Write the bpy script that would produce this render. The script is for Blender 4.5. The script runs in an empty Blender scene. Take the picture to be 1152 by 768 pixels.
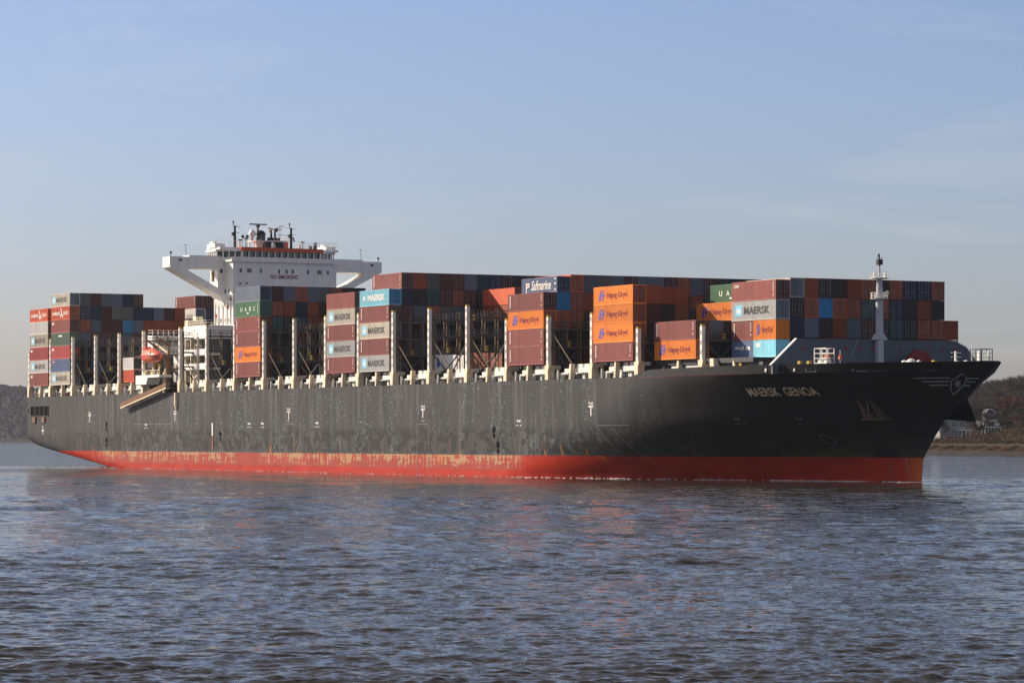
import bpy, bmesh, math, random
import numpy as np
from mathutils import Matrix, Vector
random.seed(7)
rng = np.random.default_rng(11)
R = math.radians
scene = bpy.context.scene
COL = scene.collection

# ------------------------------------------------------------------ camera
cam_d = bpy.data.cameras.new("camera"); cam = bpy.data.objects.new("camera", cam_d); COL.objects.link(cam)
cam.location = (0, 0, 6.5); cam.rotation_euler = (R(90), 0, 0)
cam_d.sensor_width = 36; cam_d.lens = 112.6; cam_d.shift_y = 0.0938
cam_d.clip_start = 1; cam_d.clip_end = 60000
scene.camera = cam

# ------------------------------------------------------------------ light
SUN_EL = R(27); SUN_DIR = Vector((-.925, .379, 0)).normalized()      # horizontal direction towards the sun
SUN_AZ = math.atan2(SUN_DIR.x, SUN_DIR.y)
world = bpy.data.worlds.new("World"); scene.world = world; world.use_nodes = True
wn = world.node_tree; wn.nodes.clear()
wo = wn.nodes.new("ShaderNodeOutputWorld"); bg = wn.nodes.new("ShaderNodeBackground")
sky = wn.nodes.new("ShaderNodeTexSky"); sky.sky_type = 'NISHITA'; sky.sun_disc = False
sky.sun_elevation = SUN_EL; sky.sun_rotation = SUN_AZ; sky.altitude = 0
sky.air_density = 1.0; sky.dust_density = 1.2; sky.ozone_density = 2.5
# thin high cirrus: a little whiter in long streaks
tc = wn.nodes.new("ShaderNodeTexCoord"); mp = wn.nodes.new("ShaderNodeMapping"); mp.inputs["Scale"].default_value = (5, 5, 26)
mp.inputs["Rotation"].default_value = (0, R(4), 0)
ns = wn.nodes.new("ShaderNodeTexNoise"); ns.inputs["Scale"].default_value = 1.5; ns.inputs["Detail"].default_value = 6; ns.inputs["Roughness"].default_value = .6
ns.inputs["Distortion"].default_value = .6
cr = wn.nodes.new("ShaderNodeMapRange"); cr.inputs["From Min"].default_value = .52; cr.inputs["From Max"].default_value = .8; cr.inputs["To Max"].default_value = .34
mx = wn.nodes.new("ShaderNodeMix"); mx.data_type = 'RGBA'; mx.inputs[7].default_value = (5.2, 5.0, 5.2, 1)
wn.links.new(tc.outputs["Generated"], mp.inputs["Vector"]); wn.links.new(mp.outputs[0], ns.inputs["Vector"])
wn.links.new(ns.outputs["Fac"], cr.inputs["Value"]); wn.links.new(cr.outputs[0], mx.inputs[0])
tn = wn.nodes.new("ShaderNodeMix"); tn.data_type = 'RGBA'; tn.blend_type = 'MULTIPLY'; tn.inputs[0].default_value = 1; tn.inputs[7].default_value = (.815, .80, 1.0, 1)
sz = wn.nodes.new("ShaderNodeSeparateXYZ"); wn.links.new(tc.outputs["Generated"], sz.inputs[0])     # thin veil added to the unseen upper sky to grey reflections and shade fill
vf = wn.nodes.new("ShaderNodeMapRange"); vf.inputs["From Min"].default_value = .145; vf.inputs["From Max"].default_value = .45; vf.inputs["To Max"].default_value = .8
wn.links.new(sz.outputs["Z"], vf.inputs["Value"]); veil = wn.nodes.new("ShaderNodeMix"); veil.data_type = 'RGBA'; veil.inputs[7].default_value = (2.55, 2.4, 2.4, 1)
wn.links.new(vf.outputs[0], veil.inputs[0]); wn.links.new(tn.outputs[2], veil.inputs[6])
wn.links.new(sky.outputs[0], tn.inputs[6]); wn.links.new(veil.outputs[2], mx.inputs[6]); wn.links.new(mx.outputs[2], bg.inputs["Color"])
bg.inputs["Strength"].default_value = .097
wn.links.new(bg.outputs[0], wo.inputs["Surface"])
sun_d = bpy.data.lights.new("sun", 'SUN'); sun_d.energy = 5.0; sun_d.angle = R(.6); sun_d.color = (1, .86, .70)
sun = bpy.data.objects.new("sun", sun_d); COL.objects.link(sun)
tosun = Vector((SUN_DIR.x * math.cos(SUN_EL), SUN_DIR.y * math.cos(SUN_EL), math.sin(SUN_EL)))
sun.rotation_euler = tosun.to_track_quat('Z', 'Y').to_euler()
scene.view_settings.view_transform = 'Standard'; scene.view_settings.look = 'None'
scene.view_settings.exposure = 0.45; scene.view_settings.gamma = 1
scene.view_settings.use_curve_mapping = False
scene.cycles.denoising_prefilter = 'NONE'

# ------------------------------------------------------------------ materials
MATS = {}
def new_mat(name):
    m = bpy.data.materials.new(name); m.use_nodes = True
    n = m.node_tree; b = n.nodes["Principled BSDF"]
    return m, n, b
def N(n, t, **kw):
    x = n.nodes.new(t)
    for k, v in kw.items():
        if hasattr(x, k): setattr(x, k, v)
    return x
def mathn(n, op, a, b=None, c=None):
    x = n.nodes.new("ShaderNodeMath"); x.operation = op
    for i, v in enumerate((a, b, c)):
        if v is None: continue
        if isinstance(v, (int, float)): x.inputs[i].default_value = v
        else: n.links.new(v, x.inputs[i])
    return x.outputs[0]
def mixc(n, fac, a, b, blend='MIX'):
    x = n.nodes.new("ShaderNodeMix"); x.data_type = 'RGBA'; x.blend_type = blend
    for i, v in ((0, fac), (6, a), (7, b)):
        if isinstance(v, (int, float)): x.inputs[i].default_value = v
        elif isinstance(v, tuple): x.inputs[i].default_value = (*v, 1) if len(v) == 3 else v
        else: n.links.new(v, x.inputs[i])
    return x.outputs[2]
def noise(n, vec, scale, detail=4, rough=.55, dist=0):
    x = n.nodes.new("ShaderNodeTexNoise"); x.inputs["Scale"].default_value = scale
    x.inputs["Detail"].default_value = detail; x.inputs["Roughness"].default_value = rough; x.inputs["Distortion"].default_value = dist
    if vec is not None: n.links.new(vec, x.inputs["Vector"])
    return x.outputs["Fac"]
def mapping(n, vec, scale=(1, 1, 1), loc=(0, 0, 0)):
    x = n.nodes.new("ShaderNodeMapping"); x.inputs["Scale"].default_value = scale; x.inputs["Location"].default_value = loc
    n.links.new(vec, x.inputs["Vector"]); return x.outputs[0]
def maprange(n, v, a, b, c=0., d=1.):
    x = n.nodes.new("ShaderNodeMapRange"); x.inputs["From Min"].default_value = a; x.inputs["From Max"].default_value = b
    x.inputs["To Min"].default_value = c; x.inputs["To Max"].default_value = d; n.links.new(v, x.inputs["Value"]); return x.outputs[0]
def objco(n):
    return n.nodes.new("ShaderNodeTexCoord").outputs["Object"]

def paint(name, col, rough=.55, var=.25, rust=0., scale=.6, metal=0., rustcol=(.28, .12, .04), perobj=True):
    """painted steel with vertical weather streaks, chips and some rust"""
    if name in MATS: return MATS[name]
    m, n, b = new_mat(name); co = objco(n)
    st = noise(n, mapping(n, co, (2.2, 2.2, .35)), scale, 5)
    c = mixc(n, maprange(n, st, .3, .7, 0, 1), tuple(v * (1 - var) for v in col), tuple(min(1, v * (1 + var * .7)) for v in col))
    if perobj:
        oi = n.nodes.new("ShaderNodeObjectInfo")
        rv = maprange(n, oi.outputs["Random"], 0, 1, .78, 1.15)
        hs = n.nodes.new("ShaderNodeHueSaturation"); n.links.new(rv, hs.inputs["Value"]); n.links.new(c, hs.inputs["Color"])
        c = hs.outputs[0]
    if rust > 0:
        rn = noise(n, mapping(n, co, (1.6, 1.6, .55)), 1.1, 7, .65, .4)
        c = mixc(n, maprange(n, rn, .72 - rust * .22, .80 - rust * .15, 0, .85), c, rustcol)
    n.links.new(c, b.inputs["Base Color"]); b.inputs["Roughness"].default_value = rough; b.inputs["Metallic"].default_value = metal
    b.inputs["Specular IOR Level"].default_value = .35
    MATS[name] = m; return m
PAL = {
 'M': ("maroon", (.085, .026, .024)), 'R': ("red brown", (.26, .062, .026)), 'O': ("orange", (.95, .26, .028)),
 'N': ("navy blue", (.022, .032, .065)), 'B': ("bright blue", (.025, .20, .42)), 'G': ("blue grey", (.12, .14, .175)),
 'Y': ("grey", (.13, .135, .125)), 'T': ("dark teal", (.03, .085, .085)), 'K': ("near black", (.032, .026, .026)),
 'W': ("beige white", (.60, .55, .45)), 'P': ("faded brick red", (.31, .092, .08)), 'L': ("pale blue", (.30, .72, .86)),
 'E': ("green", (.075, .19, .095)), 'S': ("slate blue", (.14, .19, .32)), 'r': ("orange red", (.62, .11, .045)),
 'w': ("white", (.72, .70, .66)), 'p': ("pinkish red", (.48, .08, .075)), 'C': ("light grey", (.52, .52, .50)),
 'D': ("dull orange red", (.30, .065, .025)), 'q': ("light slate grey", (.24, .28, .36)), 'm': ("dull green", (.13, .20, .14)),
}
def cmat(code):
    nm, c = PAL[code]
    return paint("container paint " + nm, c, .62, .2, {'W': .75, 'w': .35, 'C': .35, 'q': .2, 'm': .5}.get(code, .12), rustcol=(.40, .22, .09) if code in 'Ww' else (.2, .08, .03))
M_WHITE = paint("white ship paint", (.84, .82, .77), .5, .10, .42, .5, rustcol=(.5, .28, .12), perobj=False)
M_CREAM = paint("cream deck paint", (.78, .66, .47), .6, .2, .45, .8, rustcol=(.42, .2, .08), perobj=False)
M_POST = paint("pale post paint", (.82, .79, .71), .6, .15, .3, .8, rustcol=(.4, .2, .08), perobj=False)
M_STEEL = paint("dark grey steel", (.045, .048, .052), .6, .25, .25, .8, rustcol=(.14, .06, .03), perobj=False)
M_FRAME = paint("weathered lashing frame", (.20, .145, .085), .65, .35, .6, 1.2, rustcol=(.16, .07, .03), perobj=False)
M_ORANGE = paint("orange deck edge", (.55, .09, .03), .5, .15, .1, perobj=False)
M_RED = paint("boat orange red", (.75, .16, .09), .4, .1, .05, perobj=False)
M_BLACK = paint("black paint", (.015, .016, .018), .5, .2, .1, perobj=False)
M_HOLE = paint("dark opening", (.004, .004, .005), .95, .1, 0, perobj=False); M_HOLE.node_tree.nodes['Principled BSDF'].inputs['Specular IOR Level'].default_value = .05  # near black stands in for the shade inside openings that aren't cut
M_GIRD = paint("dark girder paint", (.085, .088, .094), .65, .25, .3, .8, rustcol=(.10, .045, .02), perobj=False)
M_YEL = paint("dull yellow paint", (.42, .30, .03), .6, .2, .3, perobj=False)
M_BLUEGREY = paint("blue grey deck paint", (.085, .102, .128), .55, .12, .1, .4, rustcol=(.10, .05, .04), perobj=False)
M_RUST = paint("rusty steel", (.27, .13, .06), .75, .35, .7, 1.0, rustcol=(.10, .045, .02), perobj=False)
M_RUSTD = paint("dull rusty casting", (.105, .065, .045), .8, .35, .5, 1.0, rustcol=(.05, .028, .016), perobj=False)
M_MAST = paint("grey mast paint", (.46, .47, .50), .5, .12, .2, .5, perobj=False)
M_DKRED = paint("dark red lettering", (.22, .03, .03), .6, .1, 0, perobj=False)
M_BROWN = paint("brown netting", (.20, .10, .055), .8, .3, .3, perobj=False)
M_LETW = paint("off white lettering", (.72, .70, .66), .6, .08, 0, perobj=False)
M_LETN = paint("cream hull lettering", (.62, .50, .34), .6, .12, .2, perobj=False)
M_LETK = paint("black lettering", (.03, .03, .035), .6, .1, 0, perobj=False)
M_LETB = paint("blue lettering", (.05, .06, .36), .6, .1, 0, perobj=False)
M_LETL = paint("sky blue square", (.20, .52, .72), .6, .1, 0, perobj=False)
M_MARK = paint("faded hull markings", (.20, .20, .20), .7, .2, .2, 1.0, perobj=False)
M_DIM = paint("worn bow markings", (.10, .10, .10), .7, .3, .2, 1.0, perobj=False)
M_EMB = paint("grey bow emblem", (.30, .31, .34), .6, .15, .1, perobj=False)
M_DKMAR = paint("dark maroon marking", (.22, .02, .025), .6, .1, 0, perobj=False)
def glass_mat(name, col=(.02, .025, .03)):
    m, n, b = new_mat(name); b.inputs["Base Color"].default_value = (*col, 1); b.inputs["Roughness"].default_value = .06
    b.inputs["Specular IOR Level"].default_value = .8; return m
M_GLASS = glass_mat("dark window glass")

# ------------------------------------------------------------------ mesh helpers
class MB:
    def __init__(self): self.v = []; self.f = []; self.m = []
    def raw(self, vs, fs, mi=0):
        o = len(self.v); self.v += [tuple(p) for p in vs]
        for q in fs: self.f.append(tuple(i + o for i in q)); self.m.append(mi)
    def box(self, x0, x1, y0, y1, z0, z1, mi=0):
        if x0 > x1: x0, x1 = x1, x0
        if y0 > y1: y0, y1 = y1, y0
        self.raw([(x0,y0,z0),(x1,y0,z0),(x1,y1,z0),(x0,y1,z0),(x0,y0,z1),(x1,y0,z1),(x1,y1,z1),(x0,y1,z1)],
                 [(0,3,2,1),(4,5,6,7),(0,1,5,4),(1,2,6,5),(2,3,7,6),(3,0,4,7)], mi)
    def beam(self, p, q, w, h=None, mi=0):
        p, q = Vector(p), Vector(q); h = h or w; d = (q - p).normalized()
        up = Vector((0, 0, 1)) if abs(d.z) < .95 else Vector((1, 0, 0))
        a = d.cross(up).normalized() * w / 2; b = a.cross(d).normalized() * h / 2
        self.raw([p-a-b, p+a-b, p+a+b, p-a+b, q-a-b, q+a-b, q+a+b, q-a+b],
                 [(0,3,2,1),(4,5,6,7),(0,1,5,4),(1,2,6,5),(2,3,7,6),(3,0,4,7)], mi)
    def tube(self, p, q, r, r2=None, n=8, mi=0):
        p, q = Vector(p), Vector(q); r2 = r if r2 is None else r2; d = (q - p).normalized()
        up = Vector((0, 0, 1)) if abs(d.z) < .95 else Vector((1, 0, 0))
        a = d.cross(up).normalized(); b = a.cross(d).normalized(); vs = []
        for c, rr in ((p, r), (q, r2)):
            for i in range(n):
                t = 2 * math.pi * i / n; vs.append(c + a * math.cos(t) * rr + b * math.sin(t) * rr)
        fs = [(i, (i+1) % n, n + (i+1) % n, n + i) for i in range(n)] + [tuple(range(n))[::-1], tuple(range(n, 2*n))]
        self.raw(vs, fs, mi)
    def lathe(self, c, prof, n=16, mi=0, axis='z'):
        c = Vector(c); vs = []; k = len(prof)
        for r, h in prof:
            for i in range(n):
                t = 2 * math.pi * i / n
                p = (r*math.cos(t), r*math.sin(t), h) if axis == 'z' else ((h, r*math.cos(t), r*math.sin(t)) if axis == 'x' else (r*math.cos(t), h, r*math.sin(t)))
                vs.append(c + Vector(p))
        fs = [(j*n+i, j*n+(i+1) % n, (j+1)*n+(i+1) % n, (j+1)*n+i) for j in range(k-1) for i in range(n)]
        fs += [tuple(range(n))[::-1], tuple(range((k-1)*n, k*n))]
        self.raw(vs, fs, mi)
    def prism(self, poly, lo, hi, axis='x', mi=0):
        """poly: list of 2D points; extruded along axis from lo to hi"""
        def P(a, b, e): return {'x': (e, a, b), 'y': (a, e, b), 'z': (a, b, e)}[axis]
        k = len(poly); vs = [P(a, b, lo) for a, b in poly] + [P(a, b, hi) for a, b in poly]
        self.raw(vs, [(i, (i+1) % k, k+(i+1) % k, k+i) for i in range(k)] + [tuple(range(k))[::-1], tuple(range(k, 2*k))], mi)
    def mesh(self, name, mats, smooth=False, fix=True):
        me = bpy.data.meshes.new(name); me.from_pydata([tuple(p) for p in self.v], [], self.f)
        for x in (mats if isinstance(mats, (list, tuple)) else [mats]): me.materials.append(x)
        me.polygons.foreach_set("material_index", self.m)
        if fix:
            bm = bmesh.new(); bm.from_mesh(me); bmesh.ops.recalc_face_normals(bm, faces=bm.faces); bm.to_mesh(me); bm.free()
        if smooth: me.polygons.foreach_set("use_smooth", [True] * len(me.polygons))
        me.update(); return me
    def build(self, name, mats, parent=None, smooth=False, fix=True, off=None):
        if off is not None: self.v = [(p[0]-off[0], p[1]-off[1], p[2]-off[2]) for p in self.v]
        o = bpy.data.objects.new(name, self.mesh(name, mats, smooth, fix)); COL.objects.link(o)
        if parent is not None: o.parent = parent
        return o
def tag(o, label=None, cat=None, group=None, kind=None):
    if label: o["label"] = label
    if cat: o["category"] = cat
    if group: o["group"] = group
    if kind: o["kind"] = kind
    return o
def empty(name, loc, rz=0):
    o = bpy.data.objects.new(name, None); COL.objects.link(o); o.location = loc; o.rotation_euler = (0, 0, rz); o.empty_display_size = .5; return o

_tc = {}
def text_geo(s, bold=.0, shear=0.):
    """outline of built-in lettering as flat 2D geometry, normalised to x 0..1 and y 0..1"""
    k = (s, bold, shear)
    if k in _tc: return _tc[k]
    cu = bpy.data.curves.new("t", 'FONT'); cu.body = s; cu.size = 1; cu.offset = bold; cu.shear = shear; cu.resolution_u = 3
    ob = bpy.data.objects.new("t", cu); COL.objects.link(ob)
    bpy.context.view_layer.update(); dg = bpy.context.evaluated_depsgraph_get()
    me = ob.evaluated_get(dg).to_mesh()
    vs = np.array([v.co[:2] for v in me.vertices]); fs = [tuple(p.vertices) for p in me.polygons]
    mn = vs.min(0); mxx = vs.max(0); vs = (vs - mn) / (mxx - mn)
    ob.evaluated_get(dg).to_mesh_clear(); bpy.data.objects.remove(ob); bpy.data.curves.remove(cu)
    _tc[k] = (vs, fs, (mxx - mn)[0] / (mxx - mn)[1]); return _tc[k]

# ------------------------------------------------------------------ ship frame
P = 14.4                                  # pitch of a 40 ft bay
THETA = math.atan2(-.8854, .4648)
CO = (-108.0, 21.4, 0.0)                  # middle of the ship in (s, t, z)
def W(s, t, z=0.): return Vector((18.8 + .4648*s + .8854*t, 488 - .8854*s + .4648*t, z))
ship = empty("container_ship", W(CO[0], CO[1], 0), THETA)
tag(ship, "huge dark grey container ship with red underside, white bridge and stacked deck cargo", "container ship")
def SP(mb, name, mats, parent=None, smooth=False, **k):
    """part of the ship from (s, t, z) coordinates"""
    return mb.build(name, mats, parent or ship, smooth, off=CO, **k)
# ------------------------------------------------------------------ water
def build_water():
    half = R(11.5)
    core = np.linspace(-half, half, 620)
    side = np.array([R(a) for a in (12.5, 15, 20, 28, 40, 55, 75, 100, 130, 160)])
    ang = np.concatenate([-side[::-1], core, side, ])
    inv = np.linspace(1/62., 1/1500., 1250)
    r = np.concatenate([[2., 8, 20, 35, 50], 1/inv, [1700, 2000, 2600, 3500, 5000, 8000, 14000, 30000]])
    A, Rr = np.meshgrid(ang, r)
    X = Rr*np.sin(A); Y = Rr*np.cos(A); Zz = np.zeros_like(X)
    dr = np.gradient(r)[:, None]; da = np.gradient(ang)[None, :]*Rr
    sp = np.maximum(dr, np.abs(da))
    g = np.random.default_rng(3)
    for i in range(190):
        lam = 10**g.uniform(math.log10(.28), math.log10(7)); th = g.normal(-.25, .6); k = 2*math.pi/lam
        amp = .0070*lam*min(1, (1.1/lam))*g.uniform(.6, 1.4)
        fade = np.clip(lam/(sp*2.4)-1, 0, 1)
        if fade.max() <= 0: continue
        Zz += amp*fade*np.sin(k*(X*math.sin(th)+Y*math.cos(th))+g.uniform(0, 6.28))
    for i in range(46):
        lam = 10**g.uniform(math.log10(4.5), math.log10(14)); th = g.normal(-.2, .45); k = 2*math.pi/lam
        Zz += .0026*lam*(.22+.78*np.clip(Rr/300, 0, 1))*g.uniform(.6, 1.4)*np.clip(lam/(sp*2.2)-1, 0, 1)*np.sin(k*(X*math.sin(th)+Y*math.cos(th))+g.uniform(0, 6.28))
    # gentle patches of calmer and rougher water
    pt = .85+.45*np.sin(X/37+1.3*np.sin(Y/61))*np.sin(Y/29+.7*np.sin(X/43+2))
    Zz *= pt
    # a low bow wave and spreading wash beside the stem
    bx, by = W(46, 21.4)[:2]
    d = np.hypot(X-bx, Y-by)
    Zz += .12*np.exp(-((d-9)/6)**2)*np.cos(d*.7)*(d < 40) + .06*np.exp(-(d/45)**2)*np.cos(d*.55)*np.clip(3/sp, 0, 1)
    sx, sy = W(-232, 0)[:2]; Zz += .32*np.exp(-((Y-(sy+.03*(sx-X)))/7)**2)*(X < sx+10)*np.exp(-np.maximum(sx-X, 0)/90)
    nr, nc = X.shape
    co = np.stack([X, Y, Zz], -1).reshape(-1, 3)
    i = np.arange(nr-1)[:, None]*nc+np.arange(nc-1)[None, :]
    q = np.stack([i, i+1, i+nc+1, i+nc], -1).reshape(-1, 4)
    # close the ring behind the camera
    j = np.arange(nr-1)*nc; q2 = np.stack([j+nc-1, j, j+nc, j+2*nc-1], -1); q = np.concatenate([q, q2])
    q = q[:, ::-1]
    me = bpy.data.meshes.new("water"); me.vertices.add(len(co)); me.vertices.foreach_set("co", co.ravel())
    me.loops.add(q.size); me.loops.foreach_set("vertex_index", q.ravel().astype(np.int32))
    me.polygons.add(len(q)); me.polygons.foreach_set("loop_start", np.arange(len(q))*4)
    me.polygons.foreach_set("use_smooth", np.ones(len(q), bool)); me.update(calc_edges=True); me.validate()
    if me.polygons[0].normal.z < 0: me.flip_normals()
    m, n, b = new_mat("river water"); co_ = objco(n)
    big = noise(n, mapping(n, co_, (.013, .03, 1)), 1.0, 3)
    c = mixc(n, maprange(n, big, .35, .65), (.036, .033, .027), (.025, .0245, .023))
    n.links.new(c, b.inputs["Base Color"]); b.inputs["Roughness"].default_value = .06; b.inputs["IOR"].default_value = 1.19
    # ripples finer than the mesh: random facet slopes at three sizes
    geo = n.nodes.new("ShaderNodeNewGeometry")
    def slopes(sc, amp, det=3):
        x = n.nodes.new("ShaderNodeTexNoise"); x.inputs["Scale"].default_value = 1; x.inputs["Detail"].default_value = det; x.inputs["Roughness"].default_value = .6
        x.inputs["Distortion"].default_value = .4; n.links.new(mapping(n, co_, sc), x.inputs["Vector"])
        v = n.nodes.new("ShaderNodeVectorMath"); v.operation = 'SUBTRACT'; v.inputs[1].default_value = (.5, .5, .5); n.links.new(x.outputs["Color"], v.inputs[0])
        w_ = n.nodes.new("ShaderNodeVectorMath"); w_.operation = 'MULTIPLY'; w_.inputs[1].default_value = (amp*.8, amp, 0); n.links.new(v.outputs[0], w_.inputs[0])
        return w_.outputs[0]
    def vadd(a, b_):
        v = n.nodes.new("ShaderNodeVectorMath"); v.operation = 'ADD'; n.links.new(a, v.inputs[0]); n.links.new(b_, v.inputs[1]); return v.outputs[0]
    tot = vadd(vadd(slopes((.11, .27, 1), .30), slopes((.45, 1.1, 1), .55)), vadd(slopes((1.1, 2.6, 1), 1.0), slopes((4.5, 10, 1), .8, 2)))
    gs = n.nodes.new("ShaderNodeVectorMath"); gs.operation = 'SCALE'; n.links.new(tot, gs.inputs[0]); n.links.new(maprange(n, big, .3, .7, .7, 1.15), gs.inputs["Scale"])
    nm = n.nodes.new("ShaderNodeVectorMath"); nm.operation = 'NORMALIZE'; n.links.new(vadd(geo.outputs["Normal"], gs.outputs[0]), nm.inputs[0])
    n.links.new(nm.outputs[0], b.inputs["Normal"])
    me.materials.append(m)
    o = bpy.data.objects.new("water", me); COL.objects.link(o); tag(o, "grey rippled river water", "water", kind="structure")
build_water()

# ------------------------------------------------------------------ river bank
SHORE = [(470, -600), (330, 200), (225, 700), (169, 1055), (152, 1177), (120, 1500), (55, 2000), (-160, 3000), (-500, 4250), (-740, 4680), (-1100, 4900), (-2600, 5200)]
def shore_pts(step=20):
    out = []
    for (a, b), (c, d) in zip(SHORE, SHORE[1:]):
        L = math.hypot(c-a, d-b); k = max(2, int(L/(step if b < 2400 else 45)))
        for i in range(k): out.append((a+(c-a)*i/k, b+(d-b)*i/k))
    out.append(SHORE[-1])
    o = np.array(out)
    for _ in range(12):
        o[1:-1] = (o[:-2]+2*o[1:-1]+o[2:])/4
    return o
SH = shore_pts()
tg = np.gradient(SH, axis=0); tg /= np.linalg.norm(tg, axis=1)[:, None]
NRM = np.stack([tg[:, 1], -tg[:, 0]], 1)
PROF = [(-6, -2.5), (0, 0), (4, 1.8), (9, 3.0), (11, 4.0), (16, 4.2), (30, 5.6), (45, 7.0), (70, 9.2), (110, 14), (180, 23), (260, 28), (420, 31), (800, 32), (1500, 34)]
def interp(x, pts):
    if x <= pts[0][0]: return pts[0][1]
    for (a, b), (c, d) in zip(pts, pts[1:]):
        if x <= c: return b + (d - b) * (x - a) / (c - a)
    return pts[-1][1]
def gz(x, y, d):
    z = interp(d, PROF)
    if d > 45:
        far = min(1, max(0, (y-3800)/700)); k = 1+far*1.6
        bump_ = 1+.10*math.sin(x/90.+y/140.)+.12*math.sin(x/37.-y/55.)
        z = 7+(z-7)*k*bump_
    return z
def ground_at(x, y):
    i = int(np.argmin((SH[:, 0]-x)**2+(SH[:, 1]-y)**2))
    d = (x-SH[i, 0])*NRM[i, 0]+(y-SH[i, 1])*NRM[i, 1]
    return gz(x, y, d), d
def build_terrain():
    ds = [p[0] for p in PROF]; ds = sorted(set(ds+[22, 55, 88, 140, 220, 330, 600, 1100]))
    vs = []; fs = []
    for i in range(len(SH)):
        for d in ds:
            x = SH[i, 0]+NRM[i, 0]*d; y = SH[i, 1]+NRM[i, 1]*d
            vs.append((x, y, gz(x, y, d)+random.uniform(-.15, .15)*(1 < d < 9)))
    k = len(ds)
    for i in range(len(SH)-1):
        for j in range(k-1): fs.append((i*k+j, i*k+j+1, (i+1)*k+j+1, (i+1)*k+j))
    mb = MB(); mb.raw(vs, fs)
    m, n, b = new_mat("river bank ground")
    g = n.nodes.new("ShaderNodeNewGeometry"); sep = n.nodes.new("ShaderNodeSeparateXYZ"); n.links.new(g.outputs["Position"], sep.inputs[0])
    z = sep.outputs["Z"]; po = g.outputs["Position"]
    zz = mathn(n, 'ADD', z, mathn(n, 'MULTIPLY', mathn(n, 'SUBTRACT', noise(n, po, .35, 4), .5), .9))
    n1 = noise(n, po, .5, 6, .7); n2 = noise(n, po, .08, 4)
    stone = mixc(n, maprange(n, n1, .35, .65), (.022, .020, .019), (.060, .055, .05))
    dry = mixc(n, maprange(n, n2, .35, .65), (.026, .019, .013), (.055, .037, .022))
    sand = mixc(n, n1, (.09, .07, .048), (.055, .043, .03))
    lawn = mixc(n, maprange(n, n2, .3, .7), (.022, .027, .014), (.055, .040, .024))
    hill = mixc(n, maprange(n, n2, .3, .7), (.035, .028, .022), (.055, .045, .034))
    c = mixc(n, maprange(n, zz, 1.7, 1.9), stone, dry)
    c = mixc(n, maprange(n, zz, 3.7, 3.85), c, sand)
    c = mixc(n, maprange(n, zz, 4.15, 4.25), c, lawn)
    c = mixc(n, maprange(n, zz, 9, 12), c, hill)
    n.links.new(c, b.inputs["Base Color"]); b.inputs["Roughness"].default_value = 1; b.inputs["Specular IOR Level"].default_value = .03
    o = mb.build("river_bank", m, fix=False)
    if o.data.polygons[0].normal.z < 0: o.data.flip_normals()
    tag(o, "wooded far river bank with stone foot, sandy path and hillside", "river bank", kind="structure")
build_terrain()

# trees: bare winter crowns made of real twigs
def branch_tree(seed, h, spread=.42, density=1.0):
    g = random.Random(seed); tr = MB(); cr_ = MB()
    def twig(p, d, L, w):
        a = d.cross(Vector((g.uniform(-1, 1), g.uniform(-1, 1), g.uniform(-1, 1)))).normalized()*w
        q = p+d*L; cr_.raw([p-a, p+a, q+a*.4, q-a*.4], [(0, 1, 2, 3)])
    def rec(p, d, L, r, dep):
        q = p+d*L; bend = Vector((g.uniform(-1, 1), g.uniform(-1, 1), g.uniform(-.3, .6)))*.18
        m_ = p+(q-p)*.5+bend*L*.4
        if dep < 3: tr.tube(p, m_, r, r*.8, 5); tr.tube(m_, q, r*.8, r*.6, 5)
        else: twig(p, (m_-p).normalized(), (m_-p).length, r); twig(m_, (q-m_).normalized(), (q-m_).length, r*.7)
        if dep == 5:
            for _ in range(int(6*density)):
                v = (d+Vector((g.gauss(0, .7), g.gauss(0, .7), g.gauss(.1, .6)))).normalized()
                twig(q-d*L*g.uniform(0, .8), v, L*g.uniform(.7, 1.6), .075)
            return
        nb = 4 if dep < 2 else 3
        for i in range(nb):
            ang = g.uniform(0, 6.28); tilt = g.uniform(.35, .95)*(spread/.42)
            perp = Vector((math.cos(ang), math.sin(ang), 0)); perp = (perp-d*perp.dot(d)).normalized()
            nd = (d*math.cos(tilt)+perp*math.sin(tilt)+Vector((0, 0, .15))).normalized()
            st = p+(q-p)*g.uniform(.55, 1.0)
            rec(st, nd, L*g.uniform(.62, .82), max(.03, r*.55), dep+1)
    rec(Vector((0, 0, 0)), Vector((g.uniform(-.06, .06), g.uniform(-.06, .06), 1)).normalized(), h*.30, h*.02, 0)
    zs = max(p[2] for p in cr_.v) if cr_.v else h; k = h/zs
    for mb in (tr, cr_): mb.v = [(p[0]*k, p[1]*k, p[2]*k) for p in mb.v]
    return tr, cr_
def twig_mat(name, c1, c2):
    m, n, b = new_mat(name); oi = n.nodes.new("ShaderNodeObjectInfo"); co = objco(n)
    f_ = mathn(n, 'ADD', mathn(n, 'MULTIPLY', oi.outputs["Random"], .6), mathn(n, 'MULTIPLY', noise(n, co, .5, 2), .4))
    n.links.new(mixc(n, f_, c1, c2), b.inputs["Base Color"]); b.inputs["Roughness"].default_value = .9; b.inputs["Specular IOR Level"].default_value = .1
    return m
M_BARK = twig_mat("grey bark", (.06, .05, .04), (.11, .09, .075))
M_TWIG = [twig_mat("grey brown twigs", (.062, .050, .042), (.11, .09, .074)), twig_mat("reddish brown twigs", (.10, .047, .035), (.15, .07, .05)),
          twig_mat("olive twigs", (.05, .05, .034), (.085, .078, .05))]
protos = []
for i, (h, sp_, mi) in enumerate([(18, .42, 0), (16, .5, 0), (15, .48, 1), (19, .36, 0), (13, .5, 2)]):
    tr, cr_ = branch_tree(30+i, h, sp_)
    protos.append((tr.mesh("trunk", M_BARK, fix=False), cr_.mesh("crown", M_TWIG[mi], fix=False), h, mi))
TREE_N = 0
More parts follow.
